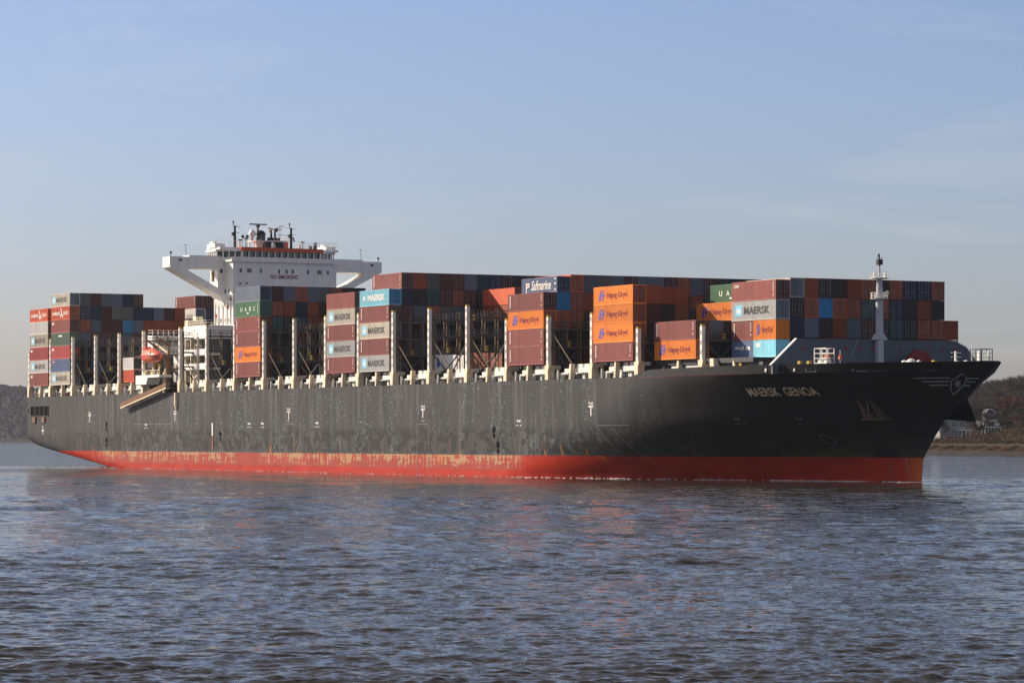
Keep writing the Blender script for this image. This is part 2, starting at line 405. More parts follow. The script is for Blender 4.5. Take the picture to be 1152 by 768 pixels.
WORDS_A = ["tall", "broad", "slender", "low", "leaning", "rounded", "ragged", "spreading", "narrow", "bushy"]
def plant(px, Zd, pi, sc, label):
    u = (px-576)/3604.; x = u*Zd; z, d = ground_at(x, Zd)
    root = empty("bare_tree", (x, Zd, z-.2), random.uniform(0, 6.28)); root.scale = (sc, sc, sc*random.uniform(.95, 1.08))
    tag(root, label, "tree", "bare winter trees on the far bank")
    for nm, me in (("trunk", protos[pi][0]), ("crown", protos[pi][1])):
        o = bpy.data.objects.new(nm, me); COL.objects.link(o); o.parent = root
trees = []
kinds = {0: "grey brown tree", 1: "grey broad tree", 2: "reddish brown tree", 3: "tall grey tree", 4: "olive twigged tree"}
rows = [ # pixel column, distance, kind, scale, where
 (1100, 1290, 4, .42, "low bush sized bare tree between the pale villa and the veranda house"),
 (1060, 1262, 3, .46, "thin dark tree standing by the path in front of the pale villa"),
 (1107, 1285, 3, .55, "thin dark tree in front of the veranda house"),
 (1128, 1300, 4, .55, "olive tree right of the veranda house"),
 (1146, 1290, 2, .5, "reddish shrub like tree above the white posts"),
 (1092, 1345, 1, .8, "grey tree behind the roof of the pale villa, nearest the anchor housing"),
 (1112, 1350, 3, .75, "tall grey tree rising behind the veranda house roof"),
 (1135, 1360, 2, 1.0, "broad reddish brown tree behind the white posts"),
 (1122, 1380, 2, .85, "smaller reddish brown tree left of the broad reddish one"),
 (1150, 1375, 2, .95, "reddish brown tree at the picture's right edge"),
 (1100, 1430, 0, .85, "grey brown tree low on the slope just right of the stem"),
 (1118, 1440, 1, .8, "grey rounded tree halfway up the slope"),
 (1140, 1450, 0, .9, "grey brown tree halfway up the slope above the reddish ones"),
 (1159, 1440, 1, 1.0, "grey tree halfway up the slope by the picture's right edge"),
 (1082, 1440, 0, .8, "grey tree mostly hidden behind the bow flare"),
 (1104, 1520, 3, .75, "slender grey tree on the ridge nearest the bow"),
 (1113, 1545, 0, .9, "ridge tree second from the bow"),
 (1123, 1530, 1, 1.0, "rounded ridge tree third from the bow"),
 (1134, 1560, 3, 1.05, "tallest airy ridge tree showing sky through its twigs"),
 (1144, 1540, 0, 1.0, "grey brown ridge tree right of the tallest one"),
 (1154, 1560, 1, 1.1, "dense ridge tree at the picture's right edge"),
 (1168, 1530, 0, 1.0, "ridge tree just past the right edge of the view"), (1185, 1500, 3, 1.0, "second ridge tree past the right edge of the view"),
 (1170, 1380, 2, .9, "reddish tree just past the right edge of the view"), (1200, 1400, 1, 1.0, "grey tree further past the right edge of the view"),
 (1092, 1500, 1, .75, "grey ridge tree peeping over the forecastle line"),
 (1128, 1620, 0, 1.0, "hazier tree behind the third ridge tree"), (1149, 1640, 3, 1.0, "hazier tree behind the ridge at the right"),
 (1108, 1600, 1, .9, "hazier tree on the ridge behind the slender one"),
 (1138, 1405, 4, 1.0, "olive twigged tree between the reddish trees and the slope trees"),
 (1156, 1330, 4, .8, "olive twigged tree beside the white posts"),
 (1121, 1335, 1, .62, "small grey tree tucked right behind the veranda house"),
 (1084, 1370, 3, .6, "slim tree behind the pale villa's ridge"),
 (1040, 1420, 0, .9, "grey tree hidden behind the stem of the ship"), (1000, 1500, 1, .9, "grey tree hidden behind the forecastle"),
 (960, 1550, 0, 1.0, "second grey tree hidden behind the forecastle"), (1065, 1520, 0, .9, "ridge tree hidden behind the bow"),
]
for px, Zd, pi, sc, lab in rows: plant(px, Zd, pi, sc, lab)
# the wooded slope behind the houses reads as one mass: merged bare crowns
def slope_wood():
    g = random.Random(21); V = []; Fq = []; off = 0
    src = []
    for tr, cr_, h, mi in protos[:4]:
        v = np.empty(len(cr_.vertices)*3, np.float32); cr_.vertices.foreach_get("co", v); f_ = np.empty(len(cr_.polygons)*4, np.int32); cr_.polygons.foreach_get("vertices", f_)
        src.append((v.reshape(-1, 3), f_.reshape(-1, 4), h))
    for _ in range(260):
        Zd = g.uniform(1370, 1700); u = g.uniform(.105, .205) if g.random() < .8 else g.uniform(.05, .25); x = u*Zd; z, d = ground_at(x, Zd)
        if d < 55 or d > 420: continue
        v, f_, h = g.choice(src); sc = g.uniform(.62, .95); a = g.uniform(0, 6.28)
        m = np.array([[math.cos(a), -math.sin(a), 0], [math.sin(a), math.cos(a), 0], [0, 0, 1]])*sc
        V.append(v@m.T+np.array([x, Zd, z-.3])); Fq.append(f_+off); off += len(v)
    V = np.concatenate(V); Fq = np.concatenate(Fq); me = bpy.data.meshes.new("hillside_wood")
    me.vertices.add(len(V)); me.vertices.foreach_set("co", V.ravel().astype(np.float32)); me.loops.add(Fq.size); me.loops.foreach_set("vertex_index", Fq.ravel())
    me.polygons.add(len(Fq)); me.polygons.foreach_set("loop_start", np.arange(len(Fq))*4); me.update(calc_edges=True); me.materials.append(M_TWIG[0])
    o = bpy.data.objects.new("hillside_wood", me); COL.objects.link(o); tag(o, "bare grey wood massed on the slope behind the bank houses", "wood", kind="stuff")
slope_wood()
# low winter hedge and scrub along the bank path
def scrub():
    g = random.Random(8); mb = MB(); vs = []; fs = []
    for _ in range(900):
        Zd = g.uniform(1080, 1330); d = g.choice([g.uniform(5, 9.5), g.uniform(17, 26), g.uniform(28, 60)])
        i = int(np.argmin(np.abs(SH[:, 1]-Zd))); x = SH[i, 0]+NRM[i, 0]*d; y = SH[i, 1]+NRM[i, 1]*d+g.uniform(-4, 4); z = gz(x, y, d)
        s = g.uniform(.5, 1.5)*(1 if d > 12 else .55)
        for _ in range(26):
            c = Vector((x+g.gauss(0, s*.6), y+g.gauss(0, s*.6), z+abs(g.gauss(0, s*.6)))); a = Vector((g.gauss(0, 1), g.gauss(0, 1), g.gauss(0, 1.5))).normalized()*s*.35
            b_ = a.cross(Vector((g.gauss(0, 1), g.gauss(0, 1), g.gauss(0, 1)))).normalized()*.07; o = len(vs); vs.extend([c-a-b_, c+a-b_, c+a+b_, c-a+b_]); fs.append((o, o+1, o+2, o+3))
    mb.raw(vs, fs); o = mb.build("scrub", twig_mat("brown scrub", (.07, .045, .03), (.12, .075, .045)), fix=False); tag(o, "brown winter scrub and hedge along the far bank path", "scrub", kind="stuff")
scrub()
# distant hills under a closed canopy of bare wood
def far_wood():
    g = np.random.default_rng(5)
    L = np.concatenate([[0], np.cumsum(np.hypot(*np.diff(SH, axis=0).T))]); l0 = L[np.argmax(SH[:, 1] > 3900)]
    ls = np.arange(l0, L[-1]-600, 4.5); ds = np.concatenate([[13, 14], np.arange(18, 330, 5), np.arange(340, 900, 25)])
    vs = []; nd = len(ds)
    for l in ls:
        x0 = np.interp(l, L, SH[:, 0]); y0 = np.interp(l, L, SH[:, 1]); nx = np.interp(l, L, NRM[:, 0]); ny = np.interp(l, L, NRM[:, 1])
        for j, d in enumerate(ds):
            x = x0+nx*d+g.uniform(-2, 2); y = y0+ny*d+g.uniform(-2, 2)
            hgt = 0 if j == 0 else (4 if d < 30 else 11)+3*math.sin(x/23.+math.sin(y/31.))+g.normal(0, 2.6)
            vs.append((x, y, gz(x, y, d)+max(hgt, 0)))
    fs = [(i*nd+j, i*nd+j+1, (i+1)*nd+j+1, (i+1)*nd+j) for i in range(len(ls)-1) for j in range(nd-1)]
    mb = MB(); mb.raw(vs, fs); o = mb.build("far_wood", M_FAR, fix=False)
    tag(o, "hazy brown wood covering the distant hills", "wood", kind="stuff")
M_FAR = twig_mat("distant bare wood", (.022, .020, .020), (.050, .043, .038))
far_wood()

# houses on the bank
M_PLASTER = paint("pale plaster", (.24, .235, .25), .8, .08, .05, perobj=False)
M_HROOF = paint("dark slate roof", (.06, .055, .055), .8, .2, .1, perobj=False)
M_TANLIT = paint("sunlit tan wall", (.50, .28, .18), .8, .1, .1, perobj=False)  # warm sunlight put into the colour of the villa's lit part
def house_at(px, Zd, name, base, rz=0):
    u = (px-576)/3604.; o = empty(name, (u*Zd, Zd, base), rz); return o
v = house_at(1071, 1290, "villa", 6.2, R(12)); tag(v, "pale two storey villa with gable and columned porch behind the ship's bow", "house")
mb = MB(); mb.prism([(-6.8, -2.5), (4.4, -2.5), (4.4, 7.2), (-1.2, 10.6), (-6.8, 7.2)], -5, 5, 'y'); mb.build("wall", M_PLASTER, v)
mb = MB(); mb.box(4.4, 8.2, -3.6, 4, -2.5, 6.3); mb.build("side_wing", M_TANLIT, v)
mb = MB()
for sg in (-1, 1): mb.beam((-1.2, 0, 10.9), (-1.2+sg*6.4, 0, 7.0), 11, .35)
mb.beam((4.3, 0, 6.5), (8.7, 0, 6.5), 9.4, .3); mb.build("roof", M_HROOF, v)
for x in (-4.6, -.9, 2.4):
    for z in (1.2, 4.6):
        w = MB(); w.box(x-.75, x+.75, -5.06, -4.9, z, z+1.9); wo_ = w.build("window", M_GLASS, v)
        fr = MB(); fr.box(x-.95, x+.95, -5.04, -4.95, z-.15, z); fr.box(x-.05, x+.05, -5.1, -5.0, z, z+1.9); fr.box(x-.75, x+.75, -5.1, -5.0, z+.9, z+1.0); fr.build("frame", M_WHITE, wo_)
mb = MB()
for x in (1.2, 3.0, 4.8): mb.box(x-.18, x+.18, -8.2, -7.85, -2, 3.1)
mb.box(.7, 5.4, -8.5, -5.1, 3.1, 3.6); mb.box(.7, 5.4, -8.4, -5.1, -2.2, -1.0)
mb.build("porch", M_LETW, v)
h2 = house_at(1112, 1330, "veranda_house", 8.3, R(8)); tag(h2, "small ornate white house with glazed veranda and round topped gable", "house")
mb = MB(); mb.box(-4, 4, -3, 4, -3, 5.2); mb.prism([(-2, 5.2), (2, 5.2), (2, 8), (1.2, 9.6), (0, 10.2), (-1.2, 9.6), (-2, 8)], -3, 3, 'y'); mb.build("wall", M_HROOF, h2)
mb = MB()
for i in range(7): mb.box(-4+i*1.3-.12, -4+i*1.3+.12, -4.6, -4.35, -.2, 2.4)
mb.box(-4.2, 4.2, -4.7, -3.1, 2.4, 2.75); mb.box(-4.9, 4.9, -5.4, -4.8, -1.0, -.3); mb.box(-4.3, 4.3, -3.25, -3.02, 5.0, 5.5)
for x in (-3.2, -2.0, 2.2, 3.3): mb.box(x-.35, x+.35, -3.2, -3.02, 3.2, 4.6)
for k in range(9):
    a0 = math.pi*k/9; a1 = math.pi*(k+1)/9
    mb.beam((1.95*math.cos(a0), -3.1, 8+2*math.sin(a0)), (1.95*math.cos(a1), -3.1, 8+2*math.sin(a1)), .2)
mb.build("veranda", M_LETW, h2)
for x in (-3.3, 3.4):
    mb = MB(); mb.box(x-.7, x+.7, -3.15, -3.02, 0, 2.0); mb.build("window", M_GLASS, h2)
h3 = house_at(1142, 1300, "garden_pergola", 6.4, R(8)); tag(h3, "low white garden pergola with posts near the right edge of the bank", "pergola")
for i in range(6):
    mb = MB(); x = -3.2+i*1.25; mb.box(x-.2, x+.2, -.2, .2, -1.5, 1.6+(i % 2)*.3); mb.build("post", M_LETW, h3)
mb = MB(); mb.box(-3.6, 3.6, -.25, .25, 1.9, 2.1); mb.build("crossbeam", M_HROOF, h3)
for px, Zd, hh_, lab in ((1122, 1240, 9.5, "thin pale lamp pole right of the veranda house"), (1078, 1225, 7, "short lamp pole in front of the pale villa")):
    o = house_at(px, Zd, "lamp_pole", 4.1); tag(o, lab, "lamp pole", "lamp poles on the bank path")
    mb = MB(); mb.tube((0, 0, -.5), (0, 0, hh_), .12, .08); mb.build("pole", M_MARK, o)
    mb = MB(); mb.box(-.5, .5, -.15, .15, hh_, hh_+.15); mb.build("lamp_head", M_MARK, o)
# ------------------------------------------------------------------ hull
STEM = [(-3, 44.4), (0, 44.9), (3.4, 45.3), (4.5, 46.2), (6.9, 48.4), (9.9, 51.7), (12.3, 56.3), (14.7, 59.6), (15.85, 61.8), (16.7, 63.0), (17.2, 63.2)]
SZERO = [(-3, -50), (0, -45), (9, -22), (12.6, -10), (15.7, 0), (17.2, 1)]
POW = [(0, 1.8), (9, 2.5), (12.6, 2.45), (15.7, 2.6)]
BOT = [(-280, 5.6), (-278, 5.0), (-275, 4.4), (-268, 3.6), (-261, 2.9), (-250, 1.9), (-238, .8), (-232, .2), (-220, -1.2), (-205, -2.5), (-190, -3)]
TOP = [(-280, 15.7), (-1.4, 15.7), (4.5, 16.75), (20, 16.95), (64, 17.1)]
def hull_t(s, z):
    zb = interp(s, BOT); t = 0.0; r = 1.6
    if z < zb + r:
        q = max(0., min(1., (z - zb) / r)); t = r - math.sqrt(max(0, r*r - (r*(1-q))**2))
    s0 = interp(z, SZERO)
    if s > s0:
        u = min(1., (s - s0) / (interp(z, STEM) - s0)); p = interp(z, POW); t += 21.4 * (u ** p) * (1 + max(0, p-.45)*max(0., min(1., 1-z/9.)) * (1-u))
    if s < -215: t += .12 * max(0, 7 - z) ** 1.2 * min(1, (-s - 215) / 60)
    return min(t, 21.4)
def hull_mat():
    m, n, b = new_mat("hull paint"); co = objco(n)
    sep = n.nodes.new("ShaderNodeSeparateXYZ"); n.links.new(co, sep.inputs[0]); X, Z = sep.outputs["X"], sep.outputs["Z"]
    xs = mathn(n, 'ADD', X, CO[0])                       # back to s
    c = mixc(n, maprange(n, noise(n, mapping(n, co, (.35, .35, .04)), 1.0, 5), .3, .7), (.027, .029, .031), (.050, .051, .053))
    # shade of the bow turning from the sun, painted in as darker grey
    bow_shade = maprange(n, xs, -8, 14); c = mixc(n, bow_shade, c, mixc(n, maprange(n, noise(n, mapping(n, co, (.2, .2, .1)), 1, 3), .3, .7), (.010, .0105, .012), (.018, .0185, .020)))
    # plate seams
    bk = n.nodes.new("ShaderNodeTexBrick"); bk.inputs["Scale"].default_value = 1; bk.inputs["Mortar Size"].default_value = .05; bk.inputs["Brick Width"].default_value = 9; bk.inputs["Row Height"].default_value = 2.9
    cmb = n.nodes.new("ShaderNodeCombineXYZ"); n.links.new(X, cmb.inputs[0]); n.links.new(Z, cmb.inputs[1]); n.links.new(cmb.outputs[0], bk.inputs["Vector"])
    c = mixc(n, mathn(n, 'MULTIPLY', bk.outputs["Fac"], .18), c, (.03, .03, .03))
    # pale scratches and bluish scuffs
    mid = mathn(n, 'MULTIPLY', maprange(n, xs, -262, -235), maprange(n, xs, 14, -20))
    s1 = noise(n, mapping(n, co, (1.5, 1, 2.6)), 1.0, 5, .62); s2 = noise(n, mapping(n, co, (.28, .3, .05)), 1.0, 3)
    sc = mathn(n, 'MULTIPLY', maprange(n, s1, .565, .65), maprange(n, s2, .40, .56))
    c = mixc(n, mathn(n, 'MULTIPLY', mathn(n, 'MULTIPLY', sc, mid), .75), c, (.19, .22, .235))
    s3 = noise(n, mapping(n, co, (.9, 1, .06)), 1.0, 4, .6)
    c = mixc(n, mathn(n, 'MULTIPLY', mathn(n, 'MULTIPLY', maprange(n, s3, .52, .66), mid), .34), c, (.15, .158, .162))
    # fender scuffed band of dark blocks above the boot top
    ck = n.nodes.new("ShaderNodeTexVoronoi"); ck.distance = 'CHEBYCHEV'; ck.inputs["Scale"].default_value = 1
    n.links.new(mapping(n, co, (.75, .05, .85)), ck.inputs["Vector"])
    sepc = n.nodes.new("ShaderNodeSeparateColor"); n.links.new(ck.outputs["Color"], sepc.inputs[0])
    band = mathn(n, 'MULTIPLY', maprange(n, Z, 3.7, 4.2), maprange(n, Z, 8.6, 7.4))
    blk = mathn(n, 'MULTIPLY', mathn(n, 'MULTIPLY', maprange(n, sepc.outputs[0], .50, .55), band), mathn(n, 'MULTIPLY', mid, .8))
    c = mixc(n, blk, c, (.014, .014, .015))
    # rust above the boot top
    rn = noise(n, mapping(n, co, (.5, .5, .12)), 1.0, 5, .6)
    rb = mathn(n, 'MULTIPLY', maprange(n, Z, 6.8, 3.6), maprange(n, rn, .60, .67))
    c = mixc(n, mathn(n, 'MULTIPLY', mathn(n, 'MULTIPLY', rb, mid), .8), c, (.30, .13, .045))
    # green grey growth low on the bow
    gb = mathn(n, 'MULTIPLY', mathn(n, 'MULTIPLY', maprange(n, Z, 7.0, 4.0), maprange(n, xs, 8, 30)), maprange(n, noise(n, mapping(n, co, (.12, .12, .5)), 1, 4), .42, .6))
    c = mixc(n, mathn(n, 'MULTIPLY', gb, .5), c, (.085, .085, .055))
    # antifouling
    rd = mixc(n, maprange(n, noise(n, mapping(n, co, (.12, .12, .5)), 1.2, 5), .3, .7), (.30, .015, .007), (.43, .029, .010))
    pat = mathn(n, 'MULTIPLY', maprange(n, xs, -236, -228), maprange(n, xs, -36, -40))
    big = mathn(n, 'MULTIPLY', maprange(n, noise(n, mapping(n, co, (.03, .03, .03)), 1, 2), .38, .44), pat)
    yn = noise(n, mapping(n, co, (.8, .8, .42)), .9, 6, .68, .3)
    comb = mathn(n, 'ADD', mathn(n, 'MULTIPLY', mathn(n, 'SINE', mathn(n, 'MULTIPLY', X, 4.4)), .035), mathn(n, 'ADD', mathn(n, 'MULTIPLY', yn, .6), mathn(n, 'MULTIPLY', noise(n, mapping(n, co, (.22, .22, 1.4)), 1.0, 4, .6), .4)))
    comb = mathn(n, 'ADD', comb, mathn(n, 'MULTIPLY', mathn(n, 'SUBTRACT', Z, 2.7), .05))
    ym = mathn(n, 'MULTIPLY', mathn(n, 'MULTIPLY', maprange(n, comb, .50, .54), big), mathn(n, 'MULTIPLY', maprange(n, Z, 1.35, 1.6), .75))
    rd2 = mixc(n, mathn(n, 'MULTIPLY', mathn(n, 'MULTIPLY', maprange(n, Z, 1.15, 1.25), pat), .5), rd, (.26, .07, .06))
    rd2 = mixc(n, ym, rd2, (.40, .28, .14))
    orn = noise(n, mapping(n, co, (.33, .33, .07)), 1.0, 4, .6)
    rd2 = mixc(n, mathn(n, 'MULTIPLY', maprange(n, orn, .60, .68), mathn(n, 'MULTIPLY', mid, .8)), rd2, (.45, .15, .03))
    stem_o = maprange(n, xs, 41.5, 44.5); rd2 = mixc(n, mathn(n, 'MULTIPLY', stem_o, .45), rd2, (.50, .16, .03))
    zn = mathn(n, 'ADD', Z, mathn(n, 'MULTIPLY', mathn(n, 'SUBTRACT', noise(n, mapping(n, co, (.4, .4, .4)), 1, 3), .5), .12))
    c = mixc(n, maprange(n, zn, 3.66, 3.60), c, rd2)
    n.links.new(c, b.inputs["Base Color"]); n.links.new(maprange(n, s1, .3, .7, .5, .7), b.inputs["Roughness"]); b.inputs["Specular IOR Level"].default_value = .16
    bn = noise(n, mapping(n, co, (.16, .16, .16)), 1, 2)
    bp = n.nodes.new("ShaderNodeBump"); bp.inputs["Distance"].default_value = .12; bp.inputs["Strength"].default_value = .5
    n.links.new(bn, bp.inputs["Height"]); n.links.new(bp.outputs[0], b.inputs["Normal"])
    return m
def build_hull():
    stn = [-280, -279.3, -278, -276, -273, -269, -264, -258, -252, -246, -240, -234, -228, -222, -216, -208, -200, -190] + list(range(-180, -55, 12)) + [-51]
    qs = [i/52. for i in range(0, 53)]
    zf = [0, .03, .07, .12, .17, .22, .28, .34, .40, .46, .52, .58, .64, .70, .76, .82, .88, .93, 1.0]
    cols = []
    def column(sfun, nominal):
        pts = []; top = interp(nominal, TOP); kn = 15.7; zb = interp(nominal, BOT)
        for v_ in zf:
            z = zb+(kn-zb)*v_; s = sfun(z); pts.append((s, hull_t(s, z), z))
        s = sfun(kn); pts.append((sfun(kn+.02), hull_t(s, kn), kn+.03))
        zt = max(top, kn+.05); k_ = max(0., min(1., (nominal-25)/25.)); sk = sfun(kn); st_ = sfun(zt)
        s = sk+(st_-sk)*k_; pts[-1] = (sk+(sfun(kn+.02)-sk)*k_, hull_t(sk, kn), kn+.03)
        pts.append((s, min(21.4, hull_t(sk, kn)*(1-k_)+hull_t(st_, zt)*k_), zt))
        return pts
    for s in stn: cols.append(column(lambda z, s=s: s, s))
    for q in qs: cols.append(column(lambda z, q=q: -50+q*(interp(z, STEM)+50), -50+q*113))
    nr = len(cols[0]); nc = len(cols); mb = MB(); vs = []
    for c in cols: vs += c
    for c in cols: vs += [(s, 42.8-t, z) for s, t, z in c]
    fs = []
    for i in range(nc-1):
        for j in range(nr-1):
            a = i*nr+j; fs.append((a, a+nr, a+nr+1, a+1)); k = nc*nr; fs.append((k+a, k+a+1, k+a+nr+1, k+a+nr))
        a = i*nr; fs.append((a, nc*nr+a, nc*nr+a+nr, a+nr))          # bottom
    for j in range(nr-1): fs.append((j, j+1, nc*nr+j+1, nc*nr+j))    # transom
    mb.raw(vs, fs)
    # bulwark thickness and deck sheet
    o0 = len(mb.v); rail = []
    for side in (0, 1):
        for c in cols:
            s, t, z = c[-1]; ti = min(21.0, t+.35); y0, y1 = (t, ti) if side == 0 else (42.8-t, 42.8-ti)
            s1 = min(s, 62.6); sd = min(s, 60.6); yd = min(21.4, hull_t(sd, 15.6)+.45) if sd > 0 else ti; yd = yd if side == 0 else 42.8-yd
            mb.v += [(s, y0, z), (s1, y1, z), (sd, yd, 15.6)]
    for side in (0, 1):
        b0 = o0+side*nc*3
        for i in range(nc-1):
            a = b0+i*3; mb.f += [(a, a+3, a+4, a+1), (a+1, a+4, a+5, a+2)]; mb.m += [0, 0]
    for i in range(nc-1):
        a = o0+i*3+2; b = o0+nc*3+i*3+2; mb.f.append((a, a+3, b+3, b)); mb.m.append(1)
    mb.f.append((o0, o0+1, o0+2, o0+nc*3+2, o0+nc*3+1, o0+nc*3)); mb.m.append(0)
    o = SP(mb, "hull", [hull_mat(), M_BLUEGREY], fix=False)
    bm = bmesh.new(); bm.from_mesh(o.data); bmesh.ops.remove_doubles(bm, verts=bm.verts, dist=.004); bmesh.ops.recalc_face_normals(bm, faces=bm.faces)
    for f_ in bm.faces: f_.smooth = True
    bm.to_mesh(o.data); bm.free()
    o.data.set_sharp_from_angle(angle=R(28))
build_hull()
def on_hull(mb, vs2, fs, s0, s1, z0, z1, out=.05, mi=0, lean=0.):
    """lay normalised flat geometry on the starboard hull between s0..s1 and z0..z1"""
    v = []
    for a, b in vs2:
        s = s0+(s1-s0)*a+lean*b; z = z0+(z1-z0)*b; v.append((s, hull_t(s, z)-out, z))
    mb.raw(v, fs, mi)
def hull_text(mb, s, s0, s1, z0, z1, bold=.0, out=.05, lean=0.):
    vs, fs, _ = text_geo(s, bold); on_hull(mb, vs, fs, s0, s1, z0, z1, out, 0, lean)
def hull_strip(mb, pts, w, out=.045, axis='z'):
    """thin painted line along (s, z) points"""
    for (a, b), (c, d) in zip(pts, pts[1:]):
        k = max(1, int(math.hypot(c-a, d-b)/.8))
        for i in range(k):
            p = (a+(c-a)*i/k, b+(d-b)*i/k); q = (a+(c-a)*(i+1)/k, b+(d-b)*(i+1)/k)
            L = math.hypot(q[0]-p[0], q[1]-p[1]) or 1; nx, nz = -(q[1]-p[1])/L*w/2, (q[0]-p[0])/L*w/2
            v = [(x, hull_t(x, z)-out, z) for x, z in ((p[0]-nx, p[1]-nz), (q[0]-nx, q[1]-nz), (q[0]+nx, q[1]+nz), (p[0]+nx, p[1]+nz))]
            mb.raw(v, [(0, 1, 2, 3)])
mb = MB(); hull_text(mb, "MAERSK  GENOA", 25.7, 37.3, 12.5, 13.75, .02); SP(mb, "name_lettering", M_LETN, fix=False)
# winged shield with a seven pointed star
def emblem():
    mb = MB(); o = .13
    for l0, l1, r0, r1, z in ((51.9, 56.25, 58.0, 59.3, 14.81), (52.5, 55.7, 57.5, 58.5, 14.32), (53.0, 55.2, 57.0, 57.6, 13.84)):
        hull_strip(mb, [(l0, z), (l1, z)], .19, o); hull_strip(mb, [(r0, z-.08), (r1, z-.08)], .17, o)
    hull_strip(mb, [(58.16, 15.35), (58.13, 14.85), (56.86, 13.74), (54.71, 12.48), (54.91, 13.17), (56.09, 14.49), (58.16, 15.35)], .10, o)
    v = []
    for i in range(14):
        a = math.pi/2+i*math.pi/7; r = (1.0 if i % 2 == 0 else .36); x, y = r*math.cos(a), r*math.sin(a); s = 56.41+.55*x+.57*y; z = 14.01+.73*y; v.append((s, hull_t(s, z)-.14, z))
    v.append((56.41, hull_t(56.41, 14.01)-.14, 14.01)); mb.raw(v, [(i, (i+1) % 14, 14) for i in range(14)])
    SP(mb, "bow_emblem", M_EMB, fix=False)
emblem()
# tug marks, draught marks, pilot door outlines
def tugmark(s):
    mb = MB(); hull_text(mb, "TUG", s-.8, s+.8, 11.6, 12.05, .03)
    hull_strip(mb, [(s-.75, 11.35), (s+.75, 11.35)], .22); hull_strip(mb, [(s, 11.35), (s, 9.9)], .3)
    SP(mb, "tug_mark", M_LETW, fix=False)
for s in (-238.8, -188.7, -131., -73.5, -13.9): tugmark(s)
def outline(s, z0, z1, w=4.6, name="pilot_door_outline"):
    mb = MB(); hull_strip(mb, [(s-w/2, z0), (s-w/2, z1), (s+w/2, z1), (s+w/2, z0)], .09)
    hull_text(mb, "PS", s-.6, s+.6, z1+.35, z1+.75, .03); SP(mb, name, M_MARK, fix=False)
outline(-131, 4, 9.0); outline(-73.5, -.2, 8.8); outline(-188.7, 4, 9.6, 4.2); outline(-238.8, 6, 9.9, 4.4)
mb = MB(); hull_strip(mb, [(-3.6, 8.4), (-12.3, 8.4)], .09); hull_strip(mb, [(-12.3, 8.4), (-9.5, 3.8), (-6.9, .4)], .09); hull_strip(mb, [(-8.2, 8.1), (-5.5, 3.8), (-3.3, .4)], .09)
SP(mb, "thruster_outline", M_MARK, fix=False)
def ticks(s, z0, z1, name="draught_lettering", lean=0., ch="8", m=None):
    mb = MB(); z = z0
    while z < z1: hull_text(mb, ch, s+lean*(z-z0)-.12, s+lean*(z-z0)+.12, z, z+.3, .02, .05); z += .55
    SP(mb, name, m or M_MARK, fix=False)
ticks(42.6, .4, 3.4, m=M_MARK, lean=-.1); ticks(39.0, .2, 3.4, m=M_DIM); ticks(-258, 4.6, 8.2); ticks(-160.5, 4.2, 8.0)
for s, t_ in ((-143.5, "M"), (-118, "M"), (-38, "M"), (-205, "S"), (20.5, "TB"), (31, "TB"), (-150, "M")):
    mb = MB(); hull_text(mb, t_, s-.6, s+.6, 9.0, 9.4, .04); hull_strip(mb, [(s-.9, 8.5), (s-.3, 8.5)], .12); hull_strip(mb, [(s+.3, 8.5), (s+.9, 8.5)], .12); SP(mb, "load_mark", M_DIM if s > 0 else M_LETW, fix=False)
mb = MB(); hull_strip(mb, [(-212+i*1.9, 9.3) for i in range(0, 2)], .12)
for i in range(11): hull_strip(mb, [(-212+i*2.0, 9.3), (-212+i*2.0+1.1, 9.3)], .12)
for i in range(70): hull_strip(mb, [(-250+i*3.4, 9.35), (-250+i*3.4+.4, 9.35)], .08)
SP(mb, "frame_marking", M_MARK, fix=False)
mb = MB()                                                     # stern plimsoll cross
hull_strip(mb, [(-269.3, 7.2), (-269.3, 9.2)], .28); hull_strip(mb, [(-270.1, 8.1), (-268.5, 8.1)], .28); SP(mb, "plimsoll_cross", M_LETW, fix=False)
mb = MB(); hull_strip(mb, [(-262-i*.0+random.uniform(-.8, .8), 8.6-i*.5) for i in range(5)], .12); SP(mb, "stern_marking", M_MARK, fix=False)
# mooring openings in the stern, each a rimmed plate with the recess shade painted near black
for i, s in enumerate((-276.3, -273.0, -269.9, -266.8)):
    mb = MB()
    pl = [(s-1.25, 11.7), (s-1.0, 11.4), (s+1.0, 11.4), (s+1.25, 11.7), (s+1.25, 13.4), (s+1.0, 13.7), (s-1.0, 13.7), (s-1.25, 13.4)]
    mb.prism(pl, -.03, .4, 'y'); o = SP(mb, "mooring_opening", M_HOLE)
    mb = MB()
    for a, b in zip(pl, pl[1:]+pl[:1]): mb.beam((a[0], -.06, a[1]), (b[0], -.06, b[1]), .14)
    SP(mb, "rim", M_STEEL, o)
mb = MB(); mb.box(-279.3, -278.9, -.04, .3, 12.1, 13.2); SP(mb, "mooring_opening", M_HOLE)
for s in (-274.8, -268.6):
    mb = MB(); mb.box(s-.9, s+.9, -.3, -.03, 9.9, 11.2); SP(mb, "mooring_roller", M_BROWN)
for s, z in ((-46.8, 7.8), (-45.4, 5.3), (-164.5, 7.2), (-228.5, 9.4), (-228.5, 6.0)):
    mb = MB(); mb.lathe((s, -.02, z), [(.55, 0), (.42, .02)], 12, axis='y'); mb.lathe((s, -.02, z-1.0), [(.4, 0), (.3, .02)], 12, axis='y'); SP(mb, "drain_opening", M_HOLE)
mb = MB(); mb.box(-168.8, -168.2, -.12, -.02, 6.9, 9.4); mb.box(-168.8, -168.2, -.12, -.02, 4.0, 6.9, 1); SP(mb, "draught_board", [M_LETW, M_RUST])
mb = MB(); hull_strip(mb, [(31.8+1.0*math.cos(a*math.pi/8), 6.2+.75*math.sin(a*math.pi/8)) for a in range(17)], .14); SP(mb, "thruster_ring", M_DIM, fix=False)
